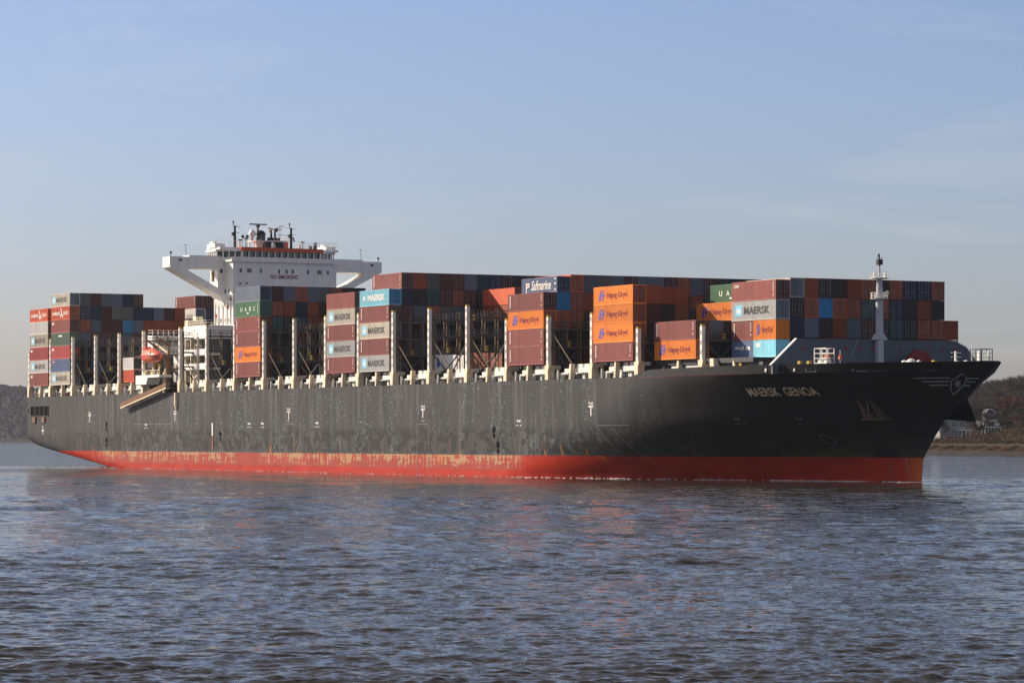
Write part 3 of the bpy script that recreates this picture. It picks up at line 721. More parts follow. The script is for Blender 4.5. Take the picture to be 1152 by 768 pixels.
# bow fairleads
for s in (33.9, 39.0, 46.5, 48.7, 55.0):
    t = hull_t(s, 15.7); mb = MB(); 
    for a, b in (((-.75, 15.85), (.75, 15.85)), ((.75, 15.85), (.75, 16.75)), ((.75, 16.75), (-.75, 16.75)), ((-.75, 16.75), (-.75, 15.85))):
        mb.beam((s+a[0], hull_t(s+a[0], 15.7)-.08, a[1]), (s+b[0], hull_t(s+b[0], 15.7)-.08, b[1]), .16)
    o = SP(mb, "fairlead", M_STEEL); mb = MB(); mb.raw([(s-.7, hull_t(s-.7, 15.7)-.03, 15.9), (s+.7, hull_t(s+.7, 15.7)-.03, 15.9), (s+.7, hull_t(s+.7, 15.7)-.03, 16.7), (s-.7, hull_t(s-.7, 15.7)-.03, 16.7)], [(0, 1, 2, 3)]); SP(mb, "opening", M_HOLE, o, fix=False)
for s in (31.3, 36.2, 45.0, 53.6, 56.4, 58.6):
    t = hull_t(s, 15.7); mb = MB(); mb.lathe((s, t-.12, 16.2), [(.12, 0), (.28, .05), (.30, .12)], 12, axis='y'); SP(mb, "chain_ring", M_LETW)
mb = MB()
for i in range(30): hull_strip(mb, [(-.5+i*.95, 15.62), (i*.95-.1, 15.62)], .13, .05)
SP(mb, "knuckle_marking", M_DKMAR, fix=False)
# anchor housings
def bolster(side):
    def q(s, t, z): return (s, t if side == 0 else 42.8-t, z)
    mb = MB()
    if side == 0:
        def fin(s, w0, w1):
            ti = hull_t(s, 12.2)+.15; to = hull_t(s, 9.3)-1.5
            mb.raw([q(s-w0, ti, 12.2), q(s+w0, ti, 12.2), q(s-w1, to, 9.3), q(s+w1, to+.3, 9.3), q(s-w1, hull_t(s, 9.3)+.4, 9.3), q(s+w1, hull_t(s, 9.3)+.6, 9.3)],
                   [(0, 2, 3, 1), (0, 1, 5, 4), (2, 4, 5, 3), (0, 4, 2), (1, 3, 5)])
        fin(41.9, .10, .36); fin(43.6, .08, .22)
        lo = [q(41.2, hull_t(41.2, 9)-1.6, 8.95), q(44.1, hull_t(44.1, 9)-1.5, 8.95), q(44.1, hull_t(44.1, 9)+.6, 8.95), q(41.2, hull_t(41.2, 9)+.6, 8.95)]
        mb.raw(lo+[(x, y, z+.36) for x, y, z in lo], [(0,3,2,1),(4,5,6,7),(0,1,5,4),(1,2,6,5),(2,3,7,6),(3,0,4,7)])
        SP(mb, "anchor_housing", M_RUSTD)
        t = hull_t(43, 11)-.25
        mb = MB(); mb.beam((43.0, t-.4, 12.0), (43.0, t, 9.6), .35, .3); mb.prism([(42.4, 9.5), (43.6, 9.5), (43.4, 10.2), (43.0, 9.8), (42.6, 10.2)], t, t+.6, 'y'); SP(mb, "anchor", M_BLACK)
    else:
        secs = []
        for s, zt, out, zb_ in ((40.5, 12.6, 12.9, 9.5), (43.0, 12.7, 12.2, 9.0), (45.2, 12.5, 12.3, 8.85), (46.6, 12.2, 13.2, 9.0)):
            secs.append([q(s, hull_t(s, zt)+.2, zt), q(s, out, zb_), q(s, out+.8, zb_-.02), q(s, hull_t(s, zb_)+1.5, zb_+.35), q(s, hull_t(s, zt)+2.5, zt-.4)])
        k = 5; vs = [p for c in secs for p in c]
        fs = [(i*k+j, i*k+(j+1) % k, (i+1)*k+(j+1) % k, (i+1)*k+j) for i in range(3) for j in range(k)]+[tuple(range(k))[::-1], tuple(range(3*k, 4*k))]
        mb.raw(vs, fs); SP(mb, "anchor_housing", M_HOLE)
bolster(0); bolster(1)
# ------------------------------------------------------------------ deck structures
POSTS = {-1: 23.4, 0: 23.4, 1: 26.1, 2: 26.1, 3: 26.1, 4: 28.9, 5: 28.9, 6: 28.9, 7: 29, 8: 29, 9: 29, 10: 29.1, 11: 29, 12: 29.1, 13: 29.1,
         14.43: 29, 15.43: 28.9, 16.43: 28.9, 17.43: 28.9, 18.43: 28.9, 19.43: 26.1}
SHADE_T0 = {}
mb = MB(); mb.box(-279.5, -212, 4, 38.8, 15.63, 17.5); mb.box(-179, 30, 4, 38.8, 15.63, 17.5); SP(mb, "hatch_coaming", M_GIRD)
mb = MB()
for k in [-2, -1, 0, 1, 2, 3, 4, 5, 6, 7, 8, 9, 10, 11]: mb.box(-(k+1)*P+.5, -k*P-.5, 3.4, 39.4, 17.5, 18.2)
for k in (14.43, 15.43, 16.43, 17.43, 18.43): mb.box(-(k+1)*P+.5, -k*P-.5, 3.4, 39.4, 17.5, 18.2)
SP(mb, "hatch_cover", M_STEEL)
def lashing_bridge(k, top):
    s = -k*P; dt = 2.7 if k == -1 else 0
    mb = MB(); fr = MB(); levels = [z for z in (21.1, 24.0, 26.9) if z < top-.6]
    t0, t1 = .9+dt, 41.9-dt; n = int((t1-t0)/2.5)
    for z in levels:
        mb.box(s-.62, s+.62, t0, t1, z-.28, z)                         # walkway girder
        for ss in (s-.62, s+.62):                                      # hand rails
            for dz in (.55, 1.05): mb.beam((ss, t0, z+dz), (ss, t1, z+dz), .06)
            for i in range(int((t1-t0)/1.25)+1): mb.beam((ss, t0+i*1.25, z), (ss, t0+i*1.25, z+1.05), .06)
    for i in range(n+1):
        t = t0+.2+i*2.5
        if t > t1: break
        ztop = levels[-1]+ (1.3 if i % 2 == 0 else .9)
        zb = 17.5 if i % 2 == 0 else levels[0]-.2
        for ss in (s-.5, s+.5): fr.box(ss-.07, ss+.07, t-.09, t+.09, zb, ztop)
        if i % 4 == 1: fr.box(s-.3, s+.3, t+.3, t+.8, levels[0]+.02, levels[0]+.9, 1)
        if i % 4 == 3 and len(levels) > 1: fr.box(s-.3, s+.3, t+.3, t+.8, levels[-1]+.02, levels[-1]+.9, 1)
    for i in range(0, n-1, 4):
        t = t0+.2+i*2.5
        mb.beam((s, t, levels[0]-.2), (s, t+2.5, 18.2), .22); mb.beam((s, t+5, levels[0]-.2), (s, t+2.5, 18.2), .22)
    br = SP(mb, "lashing_bridge", M_GIRD); SP(fr, "lashing_column", [M_FRAME, M_YEL], br)
    for side in (0, 1):
        def q(t): return t+dt if side == 0 else 42.8-t-dt
        ps = MB(); a, b = q(.25), q(.85); lo, hi = min(a, b), max(a, b)
        ps.box(s-.29, s+.29, lo, hi, 18.0, top-.35)
        ps.prism([(s-.29, top-.35), (s+.29, top-.35), (s+.12, top), (s-.12, top)], lo, hi, 'y', 2)
        z = 18.9; f_ = q(.25)
        while z < top-1.0:                                             # oval lightening slots, proud dark inserts
            y0, y1 = (f_-.012, f_+.05) if side == 0 else (f_-.05, f_+.012)
            ps.box(s-.12, s+.12, y0, y1, z, z+.62, 1); z += 1.45
        SP(ps, "post", [M_POST, M_STEEL, M_YEL], br)
        pd = MB(); lo2, hi2 = min(q(.1), q(1.3)), max(q(.1), q(1.3))
        pd.prism([(s-.5, 15.68), (s+.5, 15.68), (s+.52, 17.2), (s+.85, 18.05), (s-.65, 18.05), (s-.5, 17.0)], lo2, hi2, 'y'); SP(pd, "pedestal", M_CREAM, br)
for k, top in POSTS.items(): lashing_bridge(k, top)
# supports, railings, coaming brackets bay by bay
BAYS = [-1, 0, 1, 2, 3, 4, 5, 6, 7, 8, 9, 10, 11, 12, 14.43, 15.43, 16.43, 17.43, 18.43]
OPEN = {1: 1, 3: 3, 4: 3, 5: 1, 8: 1, 9: 1, 11: 1, 12: 1, 14.43: 3, 15.43: 1, 16.43: 1}
for k in BAYS:
    s0, s1 = -(k+1)*P, -k*P; mid_ = (s0+s1)/2; dt = 2.7 if k == -1 else 0; zb = 15.66
    for side in (0, 1):
        def q(t): return t+dt if side == 0 else 42.8-t-dt
        mb = MB(); lo, hi = sorted((q(.25), q(1.0)))
        mb.prism([(mid_-.2, zb), (mid_+.5, zb), (mid_+.75, 18.15), (mid_+.25, 18.15)], lo, hi, 'y'); SP(mb, "hatch_support", M_CREAM)
    if k >= 0:
        rl = MB()
        for z in (16.15, 16.6): rl.beam((s0+1, .25, z), (s1-1, .25, z), .05)
        i = s0+1.2
        while i < s1-1: rl.beam((i, .25, 15.7), (i, .25, 16.6), .06); i += 1.5
        SP(rl, "railing", M_STEEL)
    bx = MB(); g = random.Random(int(k*10))
    # brackets and girders under the outer stack, standing inboard of the walkway
    for (a, b, z0, z1) in ((s1-4.4, s1-.9, 16.75, 17.5), (mid_+1.3, mid_+2.9, 16.7, 17.5), (mid_-2.8, mid_-.4, 16.75, 17.45)):
        bx.box(a, b, 1.05+dt, 2.0+dt, z0, z1)
    bx.box(mid_+1.3, mid_+2.6, 1.3+dt, 3.3+dt, 17.52, 18.12); bx.box(mid_+3.3, s1-1.0, 1.3+dt, 3.3+dt, 17.52, 18.12)
    for a in (s0+2.0, s0+5.1, mid_+2.2, s1-4.4, s1-2.2):
        a += g.uniform(-.4, .4); bx.box(a, a+g.uniform(.2, .6), 1.5+dt, 2.2+dt, 15.66, 15.66+g.uniform(.6, 1.3))
    for a in (s0+1.9,): bx.tube((a, 1.2+dt, 15.66), (a, 1.2+dt, 17.3), .2, .2, 8)
    bx.box(s0+1.0, s1-.9, 1.5+dt, 1.75+dt, 16.55, 16.85); bx.box(mid_+.5, s1-.9, 1.5+dt, 1.9+dt, 17.4, 17.6)
    SP(bx, "coaming_bracket", M_POST)
    if k in OPEN:
        ztop = min(POSTS.get(k+1, 26), 23.2)
        mb = MB(); mb.beam((s0+.4, 1.1, ztop), (mid_-.3, 1.1, 18.1), .13); SP(mb, "diagonal_brace", M_FRAME)
        if OPEN[k] == 3: mb = MB(); mb.beam((s1-.4, 1.1, ztop), (mid_+.9, 1.1, 18.1), .2); SP(mb, "diagonal_brace", M_STEEL)
# small deck gear
for (s, c, h_, w_) in ((-272.5, M_WHITE, 1.9, 1.5), (-260, M_RED, 1.2, 1.4), (-276.5, M_YEL, .7, .5), (-213.5, M_WHITE, 2.1, 1.3), (-7, M_WHITE, 1.2, 1.0)):
    mb = MB(); mb.box(s-w_/2, s+w_/2, 1.4, 2.8, 15.66, 15.66+h_); mb.box(s-w_/2-.06, s+w_/2+.06, 1.34, 2.86, 15.66+h_, 15.74+h_); SP(mb, "deck_locker", c)

# ------------------------------------------------------------------ bridge tower
tw = None
mb = MB(); mb.box(-191.6, -182, 10, 32.8, 15.63, 42.45); tw = SP(mb, "bridge_tower", M_WHITE)
mb = MB(); mb.box(-192.2, -181.5, 9.5, 33.3, 42.453, 42.85); mb.box(-181.58, -181.48, 9.5, 33.3, 42.86, 43.4)
SP(mb, "bridge_walkway", M_WHITE, tw)
plan = [(-183.6, 12.6), (-183.6, 30.2), (-186.6, 34.6), (-191.4, 34.6), (-191.4, 8.2), (-186.6, 8.2)]
plan = [(s, t) for s, t in plan]
mb = MB(); mb.prism(plan, 42.86, 43.45, 'z'); mb.prism([(s-.25 if s > -190 else s, min(34.35, max(8.45, t))) for s, t in plan], 43.45, 44.7, 'z', 1)
mb.prism([(s+(.3 if s > -190 else -.2), t+(.3 if t > 21 else -.3)) for s, t in plan], 44.7, 45.05, 'z')
wh = SP(mb, "wheelhouse", [M_WHITE, M_GLASS], tw)
def mullions(a, b, n):
    mb = MB()
    for i in range(n+1):
        s = a[0]+(b[0]-a[0])*i/n; t = a[1]+(b[1]-a[1])*i/n; mb.beam((s+.05, t, 43.4), (s+.22, t, 44.72), .22, .16)
    SP(mb, "window_frame", M_WHITE, tw)
mullions((-183.6, 12.7), (-183.6, 30.1), 12); mullions((-183.7, 12.5), (-186.6, 8.3), 4); mullions((-183.7, 30.3), (-186.6, 34.5), 4); mullions((-186.8, 8.2), (-191.4, 8.2), 4)
mb = MB(); mb.box(-190, -182.95, 12.2, 30.6, 44.72, 45.5); SP(mb, "orange_roof_edge", M_ORANGE, tw)
mb = MB(); mb.box(-191.5, -184.4, 8.1, 12.15, 45.053, 45.5); SP(mb, "roof_parapet", M_WHITE, tw); mb = MB(); mb.box(-191.5, -184.4, 30.65, 34.7, 45.053, 45.5); SP(mb, "roof_parapet", M_WHITE, tw)
# wings: triangulated plate brackets
def wing(side):
    def q(t): return t if side == 0 else 43.5-t
    outer = [(-2.1, 43.4), (-2.1, 41.2), (8.9, 35.6), (10.1, 34.6), (10.1, 43.4)]
    mb = MB(); s0, s1 = -190.3, -186.3
    pieces = [[(-2.1, 43.4), (-2.1, 41.2), (.3, 41.15), (10.05, 41.15), (10.05, 43.4)],
              [(-2.1, 41.2), (8.6, 35.7), (9.6, 34.3), (7.0, 38.3), (1.9, 41.15)],
              [(7.0, 41.15), (7.0, 38.3), (9.6, 34.3), (10.05, 33.4), (10.05, 41.15)]]
    bm = bmesh.new(); ring_o = [(-2.1, 43.4), (-2.1, 41.2), (8.4, 35.75), (9.3, 35.0), (10.02, 33.2), (10.02, 43.4)]
    ring_i = [(2.2, 41.05), (1.75, 40.7), (8.4, 37.25), (8.4, 41.05)]
    def loop(r, s): return [bm.verts.new((s-CO[0], q(t)-CO[1], z)) for t, z in r]
    for s in (s0, s1):
        lo_, li_ = loop(ring_o, s), loop(ring_i, s)
        ed = [bm.edges.new((l[i], l[(i+1) % len(l)])) for l in (lo_, li_) for i in range(len(l))]
        bmesh.ops.triangle_fill(bm, use_beauty=True, use_dissolve=False, edges=ed)
        if s == s0: keep = (lo_, li_)
    for a, b in zip(keep, (lo_, li_)):
        for i in range(len(a)): bm.faces.new((a[i], a[(i+1) % len(a)], b[(i+1) % len(a)], b[i]))
    bmesh.ops.recalc_face_normals(bm, faces=bm.faces)
    me = bpy.data.meshes.new("bridge_wing"); bm.to_mesh(me); bm.free(); me.materials.append(M_WHITE)
    o = bpy.data.objects.new("bridge_wing", me); COL.objects.link(o); o.parent = tw
    mb = MB(); lo, hi = sorted((q(2.2), q(9.9))); mb.box(-190.2, -186.4, lo, hi, 43.403, 43.75); SP(mb, "wing_windbreak", M_WHITE, tw)
    mb = MB(); t = q(-1.6); mb.tube((-187, t, 43.4), (-187, t, 44.0), .08); mb.lathe((-187, t, 44.0), [(.05, 0), (.24, .05), (.24, .35), (.05, .45)], 10); SP(mb, "searchlight", M_BLACK, tw)
    t = q(2.0); mb = MB(); mb.tube((-188, t, 43.75), (-188, t, 45.9), .035); mb.beam((-188, t-.35, 45.9), (-188, t+.35, 45.9), .09); mb.beam((-188, t, 45.5), (-188.6, t+.7, 43.75), .03); SP(mb, "wing_aerial", M_STEEL, tw)
    mb = MB(); t = q(.2); mb.box(-186.28, -186.2, t-.3, t+.3, 42.5, 42.9); SP(mb, "wing_lamp", M_BLACK, tw)
wing(0); wing(1)
mb = MB(); mb.box(-189.9, -186.7, 8.5, 9.6, 37.6, 41.0); SP(mb, "stair_housing", M_WHITE, tw)
for t in (8.2,):
    mb = MB(); mb.box(-189, -188.3, t-.1, t+.1, 38.6, 40.6); SP(mb, "stair_post", M_BROWN, tw)
mb = MB(); vs, fs, _ = text_geo("NO SMOKING", .02); mb.raw([(-181.95, 18.2+6.3*a, 39.1+.85*b) for a, b in vs], fs); SP(mb, "no_smoking_sign", M_DKMAR, tw, fix=False)
def window(s, t, z, w, h, face='f', par=None, mat=None):
    mb = MB(); f2 = MB()
    if face == 'f':
        mb.box(s+.004, s+.05, t-w/2, t+w/2, z-h/2, z+h/2); f2.box(s, s+.09, t-w/2-.08, t+w/2+.08, z-h/2-.1, z-h/2-.01); f2.box(s, s+.09, t-w/2-.08, t+w/2+.08, z+h/2+.01, z+h/2+.1)
    else:
        mb.box(s-w/2, s+w/2, t-.05, t-.004, z-h/2, z+h/2); f2.box(s-w/2-.08, s+w/2+.08, t-.09, t, z-h/2-.1, z-h/2-.01); f2.box(s-w/2-.08, s+w/2+.08, t-.09, t, z+h/2+.01, z+h/2+.1)
    o = SP(mb, "window", mat or M_GLASS, par or tw)
for x, w in ((11.7, .55), (13.6, 1.0), (16.2, .5), (20.2, .5), (21.9, .5), (23.3, .5), (26.7, .5), (29.3, 1.0), (31.2, .5)): window(-182, x, 40.65, w, .85)
for x, z, w in ((11.6, 38.0, .55), (13.0, 38.05, .5)): window(-182, x, z, w, .35)
for t in (9.2,): window(-186.3, t, 40.65, .55, .85)
for s in (-184, -186, -188.4, -190.2):
    for z in (36.5, 33.6, 30.6): window(s, 10, z, .6, .8, 's')
mb = MB()
for s in (-183.2, -185.0, -187.2, -189.5, -191.3): mb.box(s-.12, s+.12, 9.7, 9.998, 29.6, 35.6)
SP(mb, "tower_rib", M_WHITE, tw)
for (s, t, z) in ((-184.8, 9.9, 33.2), (-190.6, 9.9, 31.6), (-183.4, 9.9, 34.8)):
    mb = MB(); mb.box(s-.45, s+.45, t-.12, t+.05, z-.35, z+.35); SP(mb, "fire_box", M_DKMAR, tw)
# rust weeps under the wide windows, as flat stained paint
# monkey island gear
def TX(x): return 21.4+(x-309)/5.02
def mast(x, z1, name="signal_mast"):
    t = TX(x); mb = MB(); mb.tube((-187, t, 45.5), (-187, t, z1-.9), .32, .24, 8); mb.tube((-187, t-.35, z1-.9), (-187, t-.35, z1), .08); mb.lathe((-187, t-.35, z1-.35), [(.05, 0), (.17, .05), (.17, .4), (.05, .45)], 8)
    for z, l in ((z1-1.1, 1.2), (z1-2.3, 1.0), (z1-3.5, .5)): mb.beam((-187, t-.5, z), (-187, t+l, z), .08)
    mb.box(-187.3, -186.7, t-.65, t-.2, z1-3.0, z1-2.3); SP(mb, name, M_BLACK, tw)
mast(264.3, 51.0); mast(327.6, 50.9)
mb = MB(); mb.box(-189.5, -185, TX(283.5), TX(320), 46.9, 47.15)
for x in (285, 291, 297, 303, 309, 314, 319): mb.beam((-185.2, TX(x), 45.6), (-185.2, TX(x+1.2), 46.9), .2); mb.beam((-189.2, TX(x), 45.6), (-189.2, TX(x), 46.9), .18)
for z in (47.6, 48.1): mb.beam((-185, TX(304), z), (-185, TX(320), z), .05); mb.beam((-185, TX(320), z), (-189, TX(320), z), .05)
for x in (304, 308, 312, 316, 320): mb.beam((-185, TX(x), 47.1), (-185, TX(x), 48.1), .06)
SP(mb, "radar_platform", M_POST, tw)
mb = MB(); mb.tube((-186.5, TX(289), 47.1), (-186.5, TX(289), 50.0), .28, .2); mb.box(-186.8, -186.2, TX(289)-.35, TX(289)+.35, 49.9, 50.3); rm = SP(mb, "radar_post", M_STEEL, tw)
mb = MB(); mb.box(-186.65, -186.35, TX(279.5), TX(299), 50.35, 50.6); SP(mb, "radar_scanner", M_STEEL, tw)
mb = MB(); mb.lathe((-187, TX(283.8), 47.9), [(.3, -.8), (.35, 0), (.68, .25), (.72, .8), (.5, 1.3), (.2, 1.48), (.02, 1.5)], 16); SP(mb, "radome", M_WHITE, tw, smooth=True)
mb = MB(); mb.lathe((-188, TX(295.3), 47.15), [(1.0, 0), (1.0, 1.3)], 18); mb.lathe((-188, TX(295.3), 48.46), [(1.06, 0), (1.02, .3), (.7, .75), (.05, .95)], 18, 1); SP(mb, "satellite_dome", [M_BLUEGREY, M_BLACK], tw, smooth=True)
mb = MB()
for x in (304, 308.2): mb.tube((-186.5, TX(x), 47.15), (-186.5, TX(x), 49.4), .3, .18); mb.box(-187, -186, TX(x)-.7, TX(x)+.9, 47.2, 47.8)
SP(mb, "radar_mast", M_BLACK, tw)
mb = MB()
mb.beam((-186.5, TX(300.5), 49.8), (-186.5, TX(306.5), 49.55), .22); mb.beam((-186.5, TX(303), 49.4), (-186.5, TX(303), 49.0), .5); mb.beam((-186.5, TX(307), 49.5), (-186.5, TX(312), 49.9), .22); mb.beam((-186.5, TX(309.5), 49.6), (-186.5, TX(311), 49.1), .45)
SP(mb, "radar_scanner", M_RUST, tw)
mb = MB(); mb.tube((-187, TX(315), 47.1), (-187, TX(315), 50.4), .06); mb.beam((-187, TX(312.5), 49.6), (-187, TX(317), 49.6), .14); mb.beam((-187, TX(314), 50.3), (-187, TX(319), 50.3), .08); mb.beam((-187, TX(311), 48.6), (-187, TX(325), 48.4), .07); SP(mb, "aerial_mast", M_RUST, tw)
for x, z in ((340.8, 47.2), (355.4, 47.0), (276.5, 47.6), (270.3, 47.3)):
    mb = MB(); t = TX(x); mb.tube((-187, t, 45.5), (-187, t, z-.2), .10, .07); mb.lathe((-187, t, z-.25), [(.15, 0), (.42, .06), (.42, .22), (.1, .3)], 12); SP(mb, "aerial", M_STEEL, tw)
for x0 in (240.5, 365.5):
    mb = MB(); mb.box(-190.5, -186.2, TX(x0), TX(x0+11), 45.5, 46.3); mb.box(-190, -188.2, TX(x0+2), TX(x0+6), 46.3, 46.8)
    for i in range(5): mb.beam((-186.2, TX(x0+i*2.7), 46.3), (-186.2, TX(x0+i*2.7), 46.9), .06)
    mb.beam((-186.2, TX(x0), 46.9), (-186.2, TX(x0+11), 46.9), .05); SP(mb, "raft_cradle", M_WHITE, tw)
mb = MB()
for z in (45.95, 46.45, 46.85): mb.beam((-183.4, TX(329), z), (-183.4, TX(372), z), .045); mb.beam((-184.6, TX(252), z), (-184.6, TX(268), z), .045)
for i in range(9): mb.beam((-183.4, TX(329+i*5.3), 45.6), (-183.4, TX(329+i*5.3), 46.85), .06)
SP(mb, "roof_railing", M_POST, tw)
for x, c, w in ((317.7, M_RED, .9), (310, M_BLACK, 1.8), (288, M_CREAM, 1.3), (298, M_STEEL, 1.3), (293, M_RUST, .7), (346, M_BLACK, .35), (351, M_BLACK, .55), (333, M_POST, .5), (305, M_WHITE, .5)):
    mb = MB(); t = TX(x); mb.box(-185.8, -185.0, t-w/2, t+w/2, 45.65, 45.65+min(1.2, w+.25)); SP(mb, "roof_locker", c, tw)
mb = MB(); mb.prism([(TX(329), 47.9), (TX(330), 48.2), (TX(332), 47.3), (TX(331), 47.0)], -187.03, -186.97, 'x'); SP(mb, "courtesy_flag", M_DKMAR, tw)
mb = MB(); mb.beam((-187, TX(263.5), 50.6), (-187, TX(280), 47.6), .03); mb.beam((-187, TX(327), 49.9), (-187, TX(316), 50.2), .03); SP(mb, "stay_wire", M_STEEL, tw)
for x, z in ((273.0, 47.9), (278, 47.9)):
    mb = MB(); mb.lathe((-187, TX(x), z), [(.05, -.1), (.3, 0), (.35, .1)], 10, axis='x'); mb.tube((-187, TX(x), 45.5), (-187, TX(x), z), .05); SP(mb, "satellite_dish", M_STEEL, tw)
mb = MB()
mb.tube((-186, TX(267.5), 45.5), (-186, TX(267.5), 47.0), .22); SP(mb, "vent_pipe", M_WHITE, tw)
# ------------------------------------------------------------------ lower deckhouse abreast of the bridge
dh = MB(); dh.box(-192, -180, 3.2, 39.6, 26.6, 29.3); dh = SP(dh, "deckhouse", M_WHITE)
mb = MB(); mb.box(-192, -180, 6.4, 36.4, 15.63, 26.598); SP(mb, "shade_grey_walls", M_STEEL, dh)  # deep shade put into the lower walls as dark grey
for z in (23.6, 20.7):
    mb = MB(); mb.box(-192, -180, 3.2, 6.398, z-.35, z); mb.box(-192, -180, 3.2, 3.3, z+.002, z+.9); SP(mb, "deck_edge", M_WHITE, dh)
mb = MB()
for s in (-191.5, -188.5, -184.5, -180.5): mb.box(s-.14, s+.14, 3.3, 3.6, 15.63, 26.6)
for z in (16.2, 18.0, 19.8, 21.9, 24.6): mb.beam((-190.5+(z % 3), 4.6, z), (-187+(z % 3), 4.6, z+1.7), .3)
SP(mb, "deck_pillar", M_CREAM, dh)
mb = MB()
for z in (29.8, 30.3): 
    mb.beam((-192, 3.4, z), (-180.2, 3.4, z), .07); mb.beam((-180.2, 3.4, z), (-180.2, 10, z), .07); mb.beam((-192, 3.4, z), (-192, 15, z), .07)
for i in range(9): mb.beam((-192+i*1.47, 3.4, 29.3), (-192+i*1.47, 3.4, 30.3), .07)
for i in range(8): mb.beam((-192, 3.4+i*1.5, 29.3), (-192, 3.4+i*1.5, 30.3), .07)
SP(mb, "railing", M_POST, dh)
for s in (-190, -187, -183.6):
    for z in (17.6, 22.2, 25.0): window(s, 6.4, z, .7, .9, 's', dh)
for s, z in ((-188.8, 27.9), (-186.2, 28.3), (-184.4, 27.6)): window(s, 3.2, z, .35, .35, 's', dh)
mb = MB(); mb.box(-191.8, -190.2, 3.4, 5.2, 29.3, 30.6); mb.box(-192.6, -190.8, 5.5, 7, 29.3, 31.4); SP(mb, "deck_vent", M_CREAM, dh)
# engine casing and after deckhouse with its window front
mb = MB(); mb.box(-210.6, -192.1, 11.5, 31.3, 15.63, 24.5); SP(mb, "engine_casing", M_WHITE)
mb = MB(); mb.box(-213.4, -210.6, 3.6, 39.2, 24.0, 28.1); mb.box(-213.4, -211.2, 3.6, 4.3, 20.6, 24.0); mb.box(-213.4, -210.9, 9.5, 33.3, 15.63, 23.998); ah = SP(mb, "after_deckhouse", M_WHITE)
for i, t in enumerate((5.6, 7.3, 9.0, 10.7, 12.4)):
    window(-210.6, t, 26.6, 1.1, 1.5, 'f', ah, glass_mat("teal glass %d" % i, (.10, .14, .15)) if i == 0 else bpy.data.materials["teal glass 0"])
mb = MB()
for i in range(9): mb.beam((-210.55, 4.75+i*1.7, 25.6), (-210.4, 4.75+i*1.7, 28.1), .2)
for z in (28.6, 29.15):
    mb.beam((-210.7, 3.7, z), (-210.7, 20, z), .08); mb.beam((-213.3, 3.7, z), (-210.7, 3.7, z), .08)
for i in range(14): mb.beam((-210.7, 3.7+i*1.2, 28.1), (-210.7, 3.7+i*1.2, 29.15), .1)
SP(mb, "railing", M_POST, ah)
# lifeboat station
mb = MB(); mb.box(-209.5, -196.0, -.6, 2.2, 19.0, 19.5); mb.prism([(-209.5, 17.6), (-203.5, 17.6), (-202.6, 19.0), (-209.5, 19.0)], -.6, 2.2, 'y'); pl_ = SP(mb, "lifeboat_platform", M_WHITE)
mb = MB()
for s in (-207.5, -198.4): mb.box(s-.2, s+.2, 1.2, 1.6, 15.63, 19.0)
for s, t, h_ in ((-206.5, .2, 1.2), (-204.2, .8, 1.6), (-201.6, .1, 1.0), (-199.8, .5, 1.8), (-197.4, .9, 1.3)): mb.beam((s, t, 19.5), (s+.7, t+.2, 19.5+h_), .2); mb.box(s-.4, s+.2, t, t+.5, 19.5, 19.9)
for i in range(8): mb.beam((-203+i*1.0, -.5, 19.5), (-203+i*1.0, -.5, 20.5), .07)
mb.beam((-203, -.5, 20.5), (-196, -.5, 20.5), .06); SP(mb, "platform_fittings", M_CREAM, pl_)
def davit(s):
    mb = MB(); mb.beam((s, 2.0, 19.5), (s, 2.4, 25.5), .4, .5); mb.beam((s, 2.4, 25.5), (s, .2, 27.0), .35, .4); mb.beam((s, 2.2, 22), (s, 4.5, 19.5), .3); mb.beam((s, .2, 27.0), (s, .2, 25.3), .06)
    SP(mb, "lifeboat_davit", M_BROWN)
davit(-205.6); davit(-198.2)
mb = MB(); mb.beam((-205.6, 2.3, 26.2), (-198.2, 2.3, 24.0), .3); SP(mb, "davit_beam", M_CREAM)
# lifeboat itself hangs from the davits
lb = empty("lifeboat", W(-202, .1, 21.9), THETA); tag(lb, "orange enclosed lifeboat hanging from davits above the white side platform", "lifeboat")
def boat():
    mb = MB(); L = 4.9; n = 15; prof = []
    for i in range(n):
        x = -L+2*L*i/(n-1); k = max(.03, (1-abs(x/L)**2.6)); w = 1.5*k**.55; hb = .15+.55*(abs(x)/L)**3; ht = 2.0+ (1.15*(1-((x+.3)/L)**2) if abs(x) < L*.98 else .0)
        ring = []
        for j in range(12):
            a = 2*math.pi*j/12; y = math.cos(a)*w; zc = 1.55; z = zc+(math.sin(a)*(ht-zc) if math.sin(a) > 0 else math.sin(a)*(zc-hb))
            ring.append((x, y, z))
        prof.append(ring)
    vs = [p for r_ in prof for p in r_]; fs = [(i*12+j, i*12+(j+1) % 12, (i+1)*12+(j+1) % 12, (i+1)*12+j) for i in range(n-1) for j in range(12)]
    fs += [tuple(range(12))[::-1], tuple(range((n-1)*12, n*12))]; mb.raw(vs, fs); mb.build("boat_hull", M_RED, lb, smooth=True)
    mb = MB(); mb.box(-4.6, 4.6, -1.55, 1.55, 1.5, 1.62); mb.build("fender", M_DKRED, lb)
    mb = MB(); mb.box(-3.6, -2.0, -.7, .7, 2.7, 3.55); c_ = mb.build("steering_cupola", M_RED, lb); mb = MB(); mb.box(-3.4, -2.2, -.73, -.7, 3.0, 3.35); mb.build("cupola_window", M_GLASS, c_)
    for x in (-3.7, 3.4): mb = MB(); mb.tube((x, 0, 2.5), (x, 0, 3.4), .07); mb.build("lifting_hook", M_STEEL, lb)
    for x in (-1, .6, 2.2): mb = MB(); mb.box(x-.22, x+.22, -1.33, -1.2, 2.05, 2.35); mb.build("porthole", M_GLASS, lb)
boat()
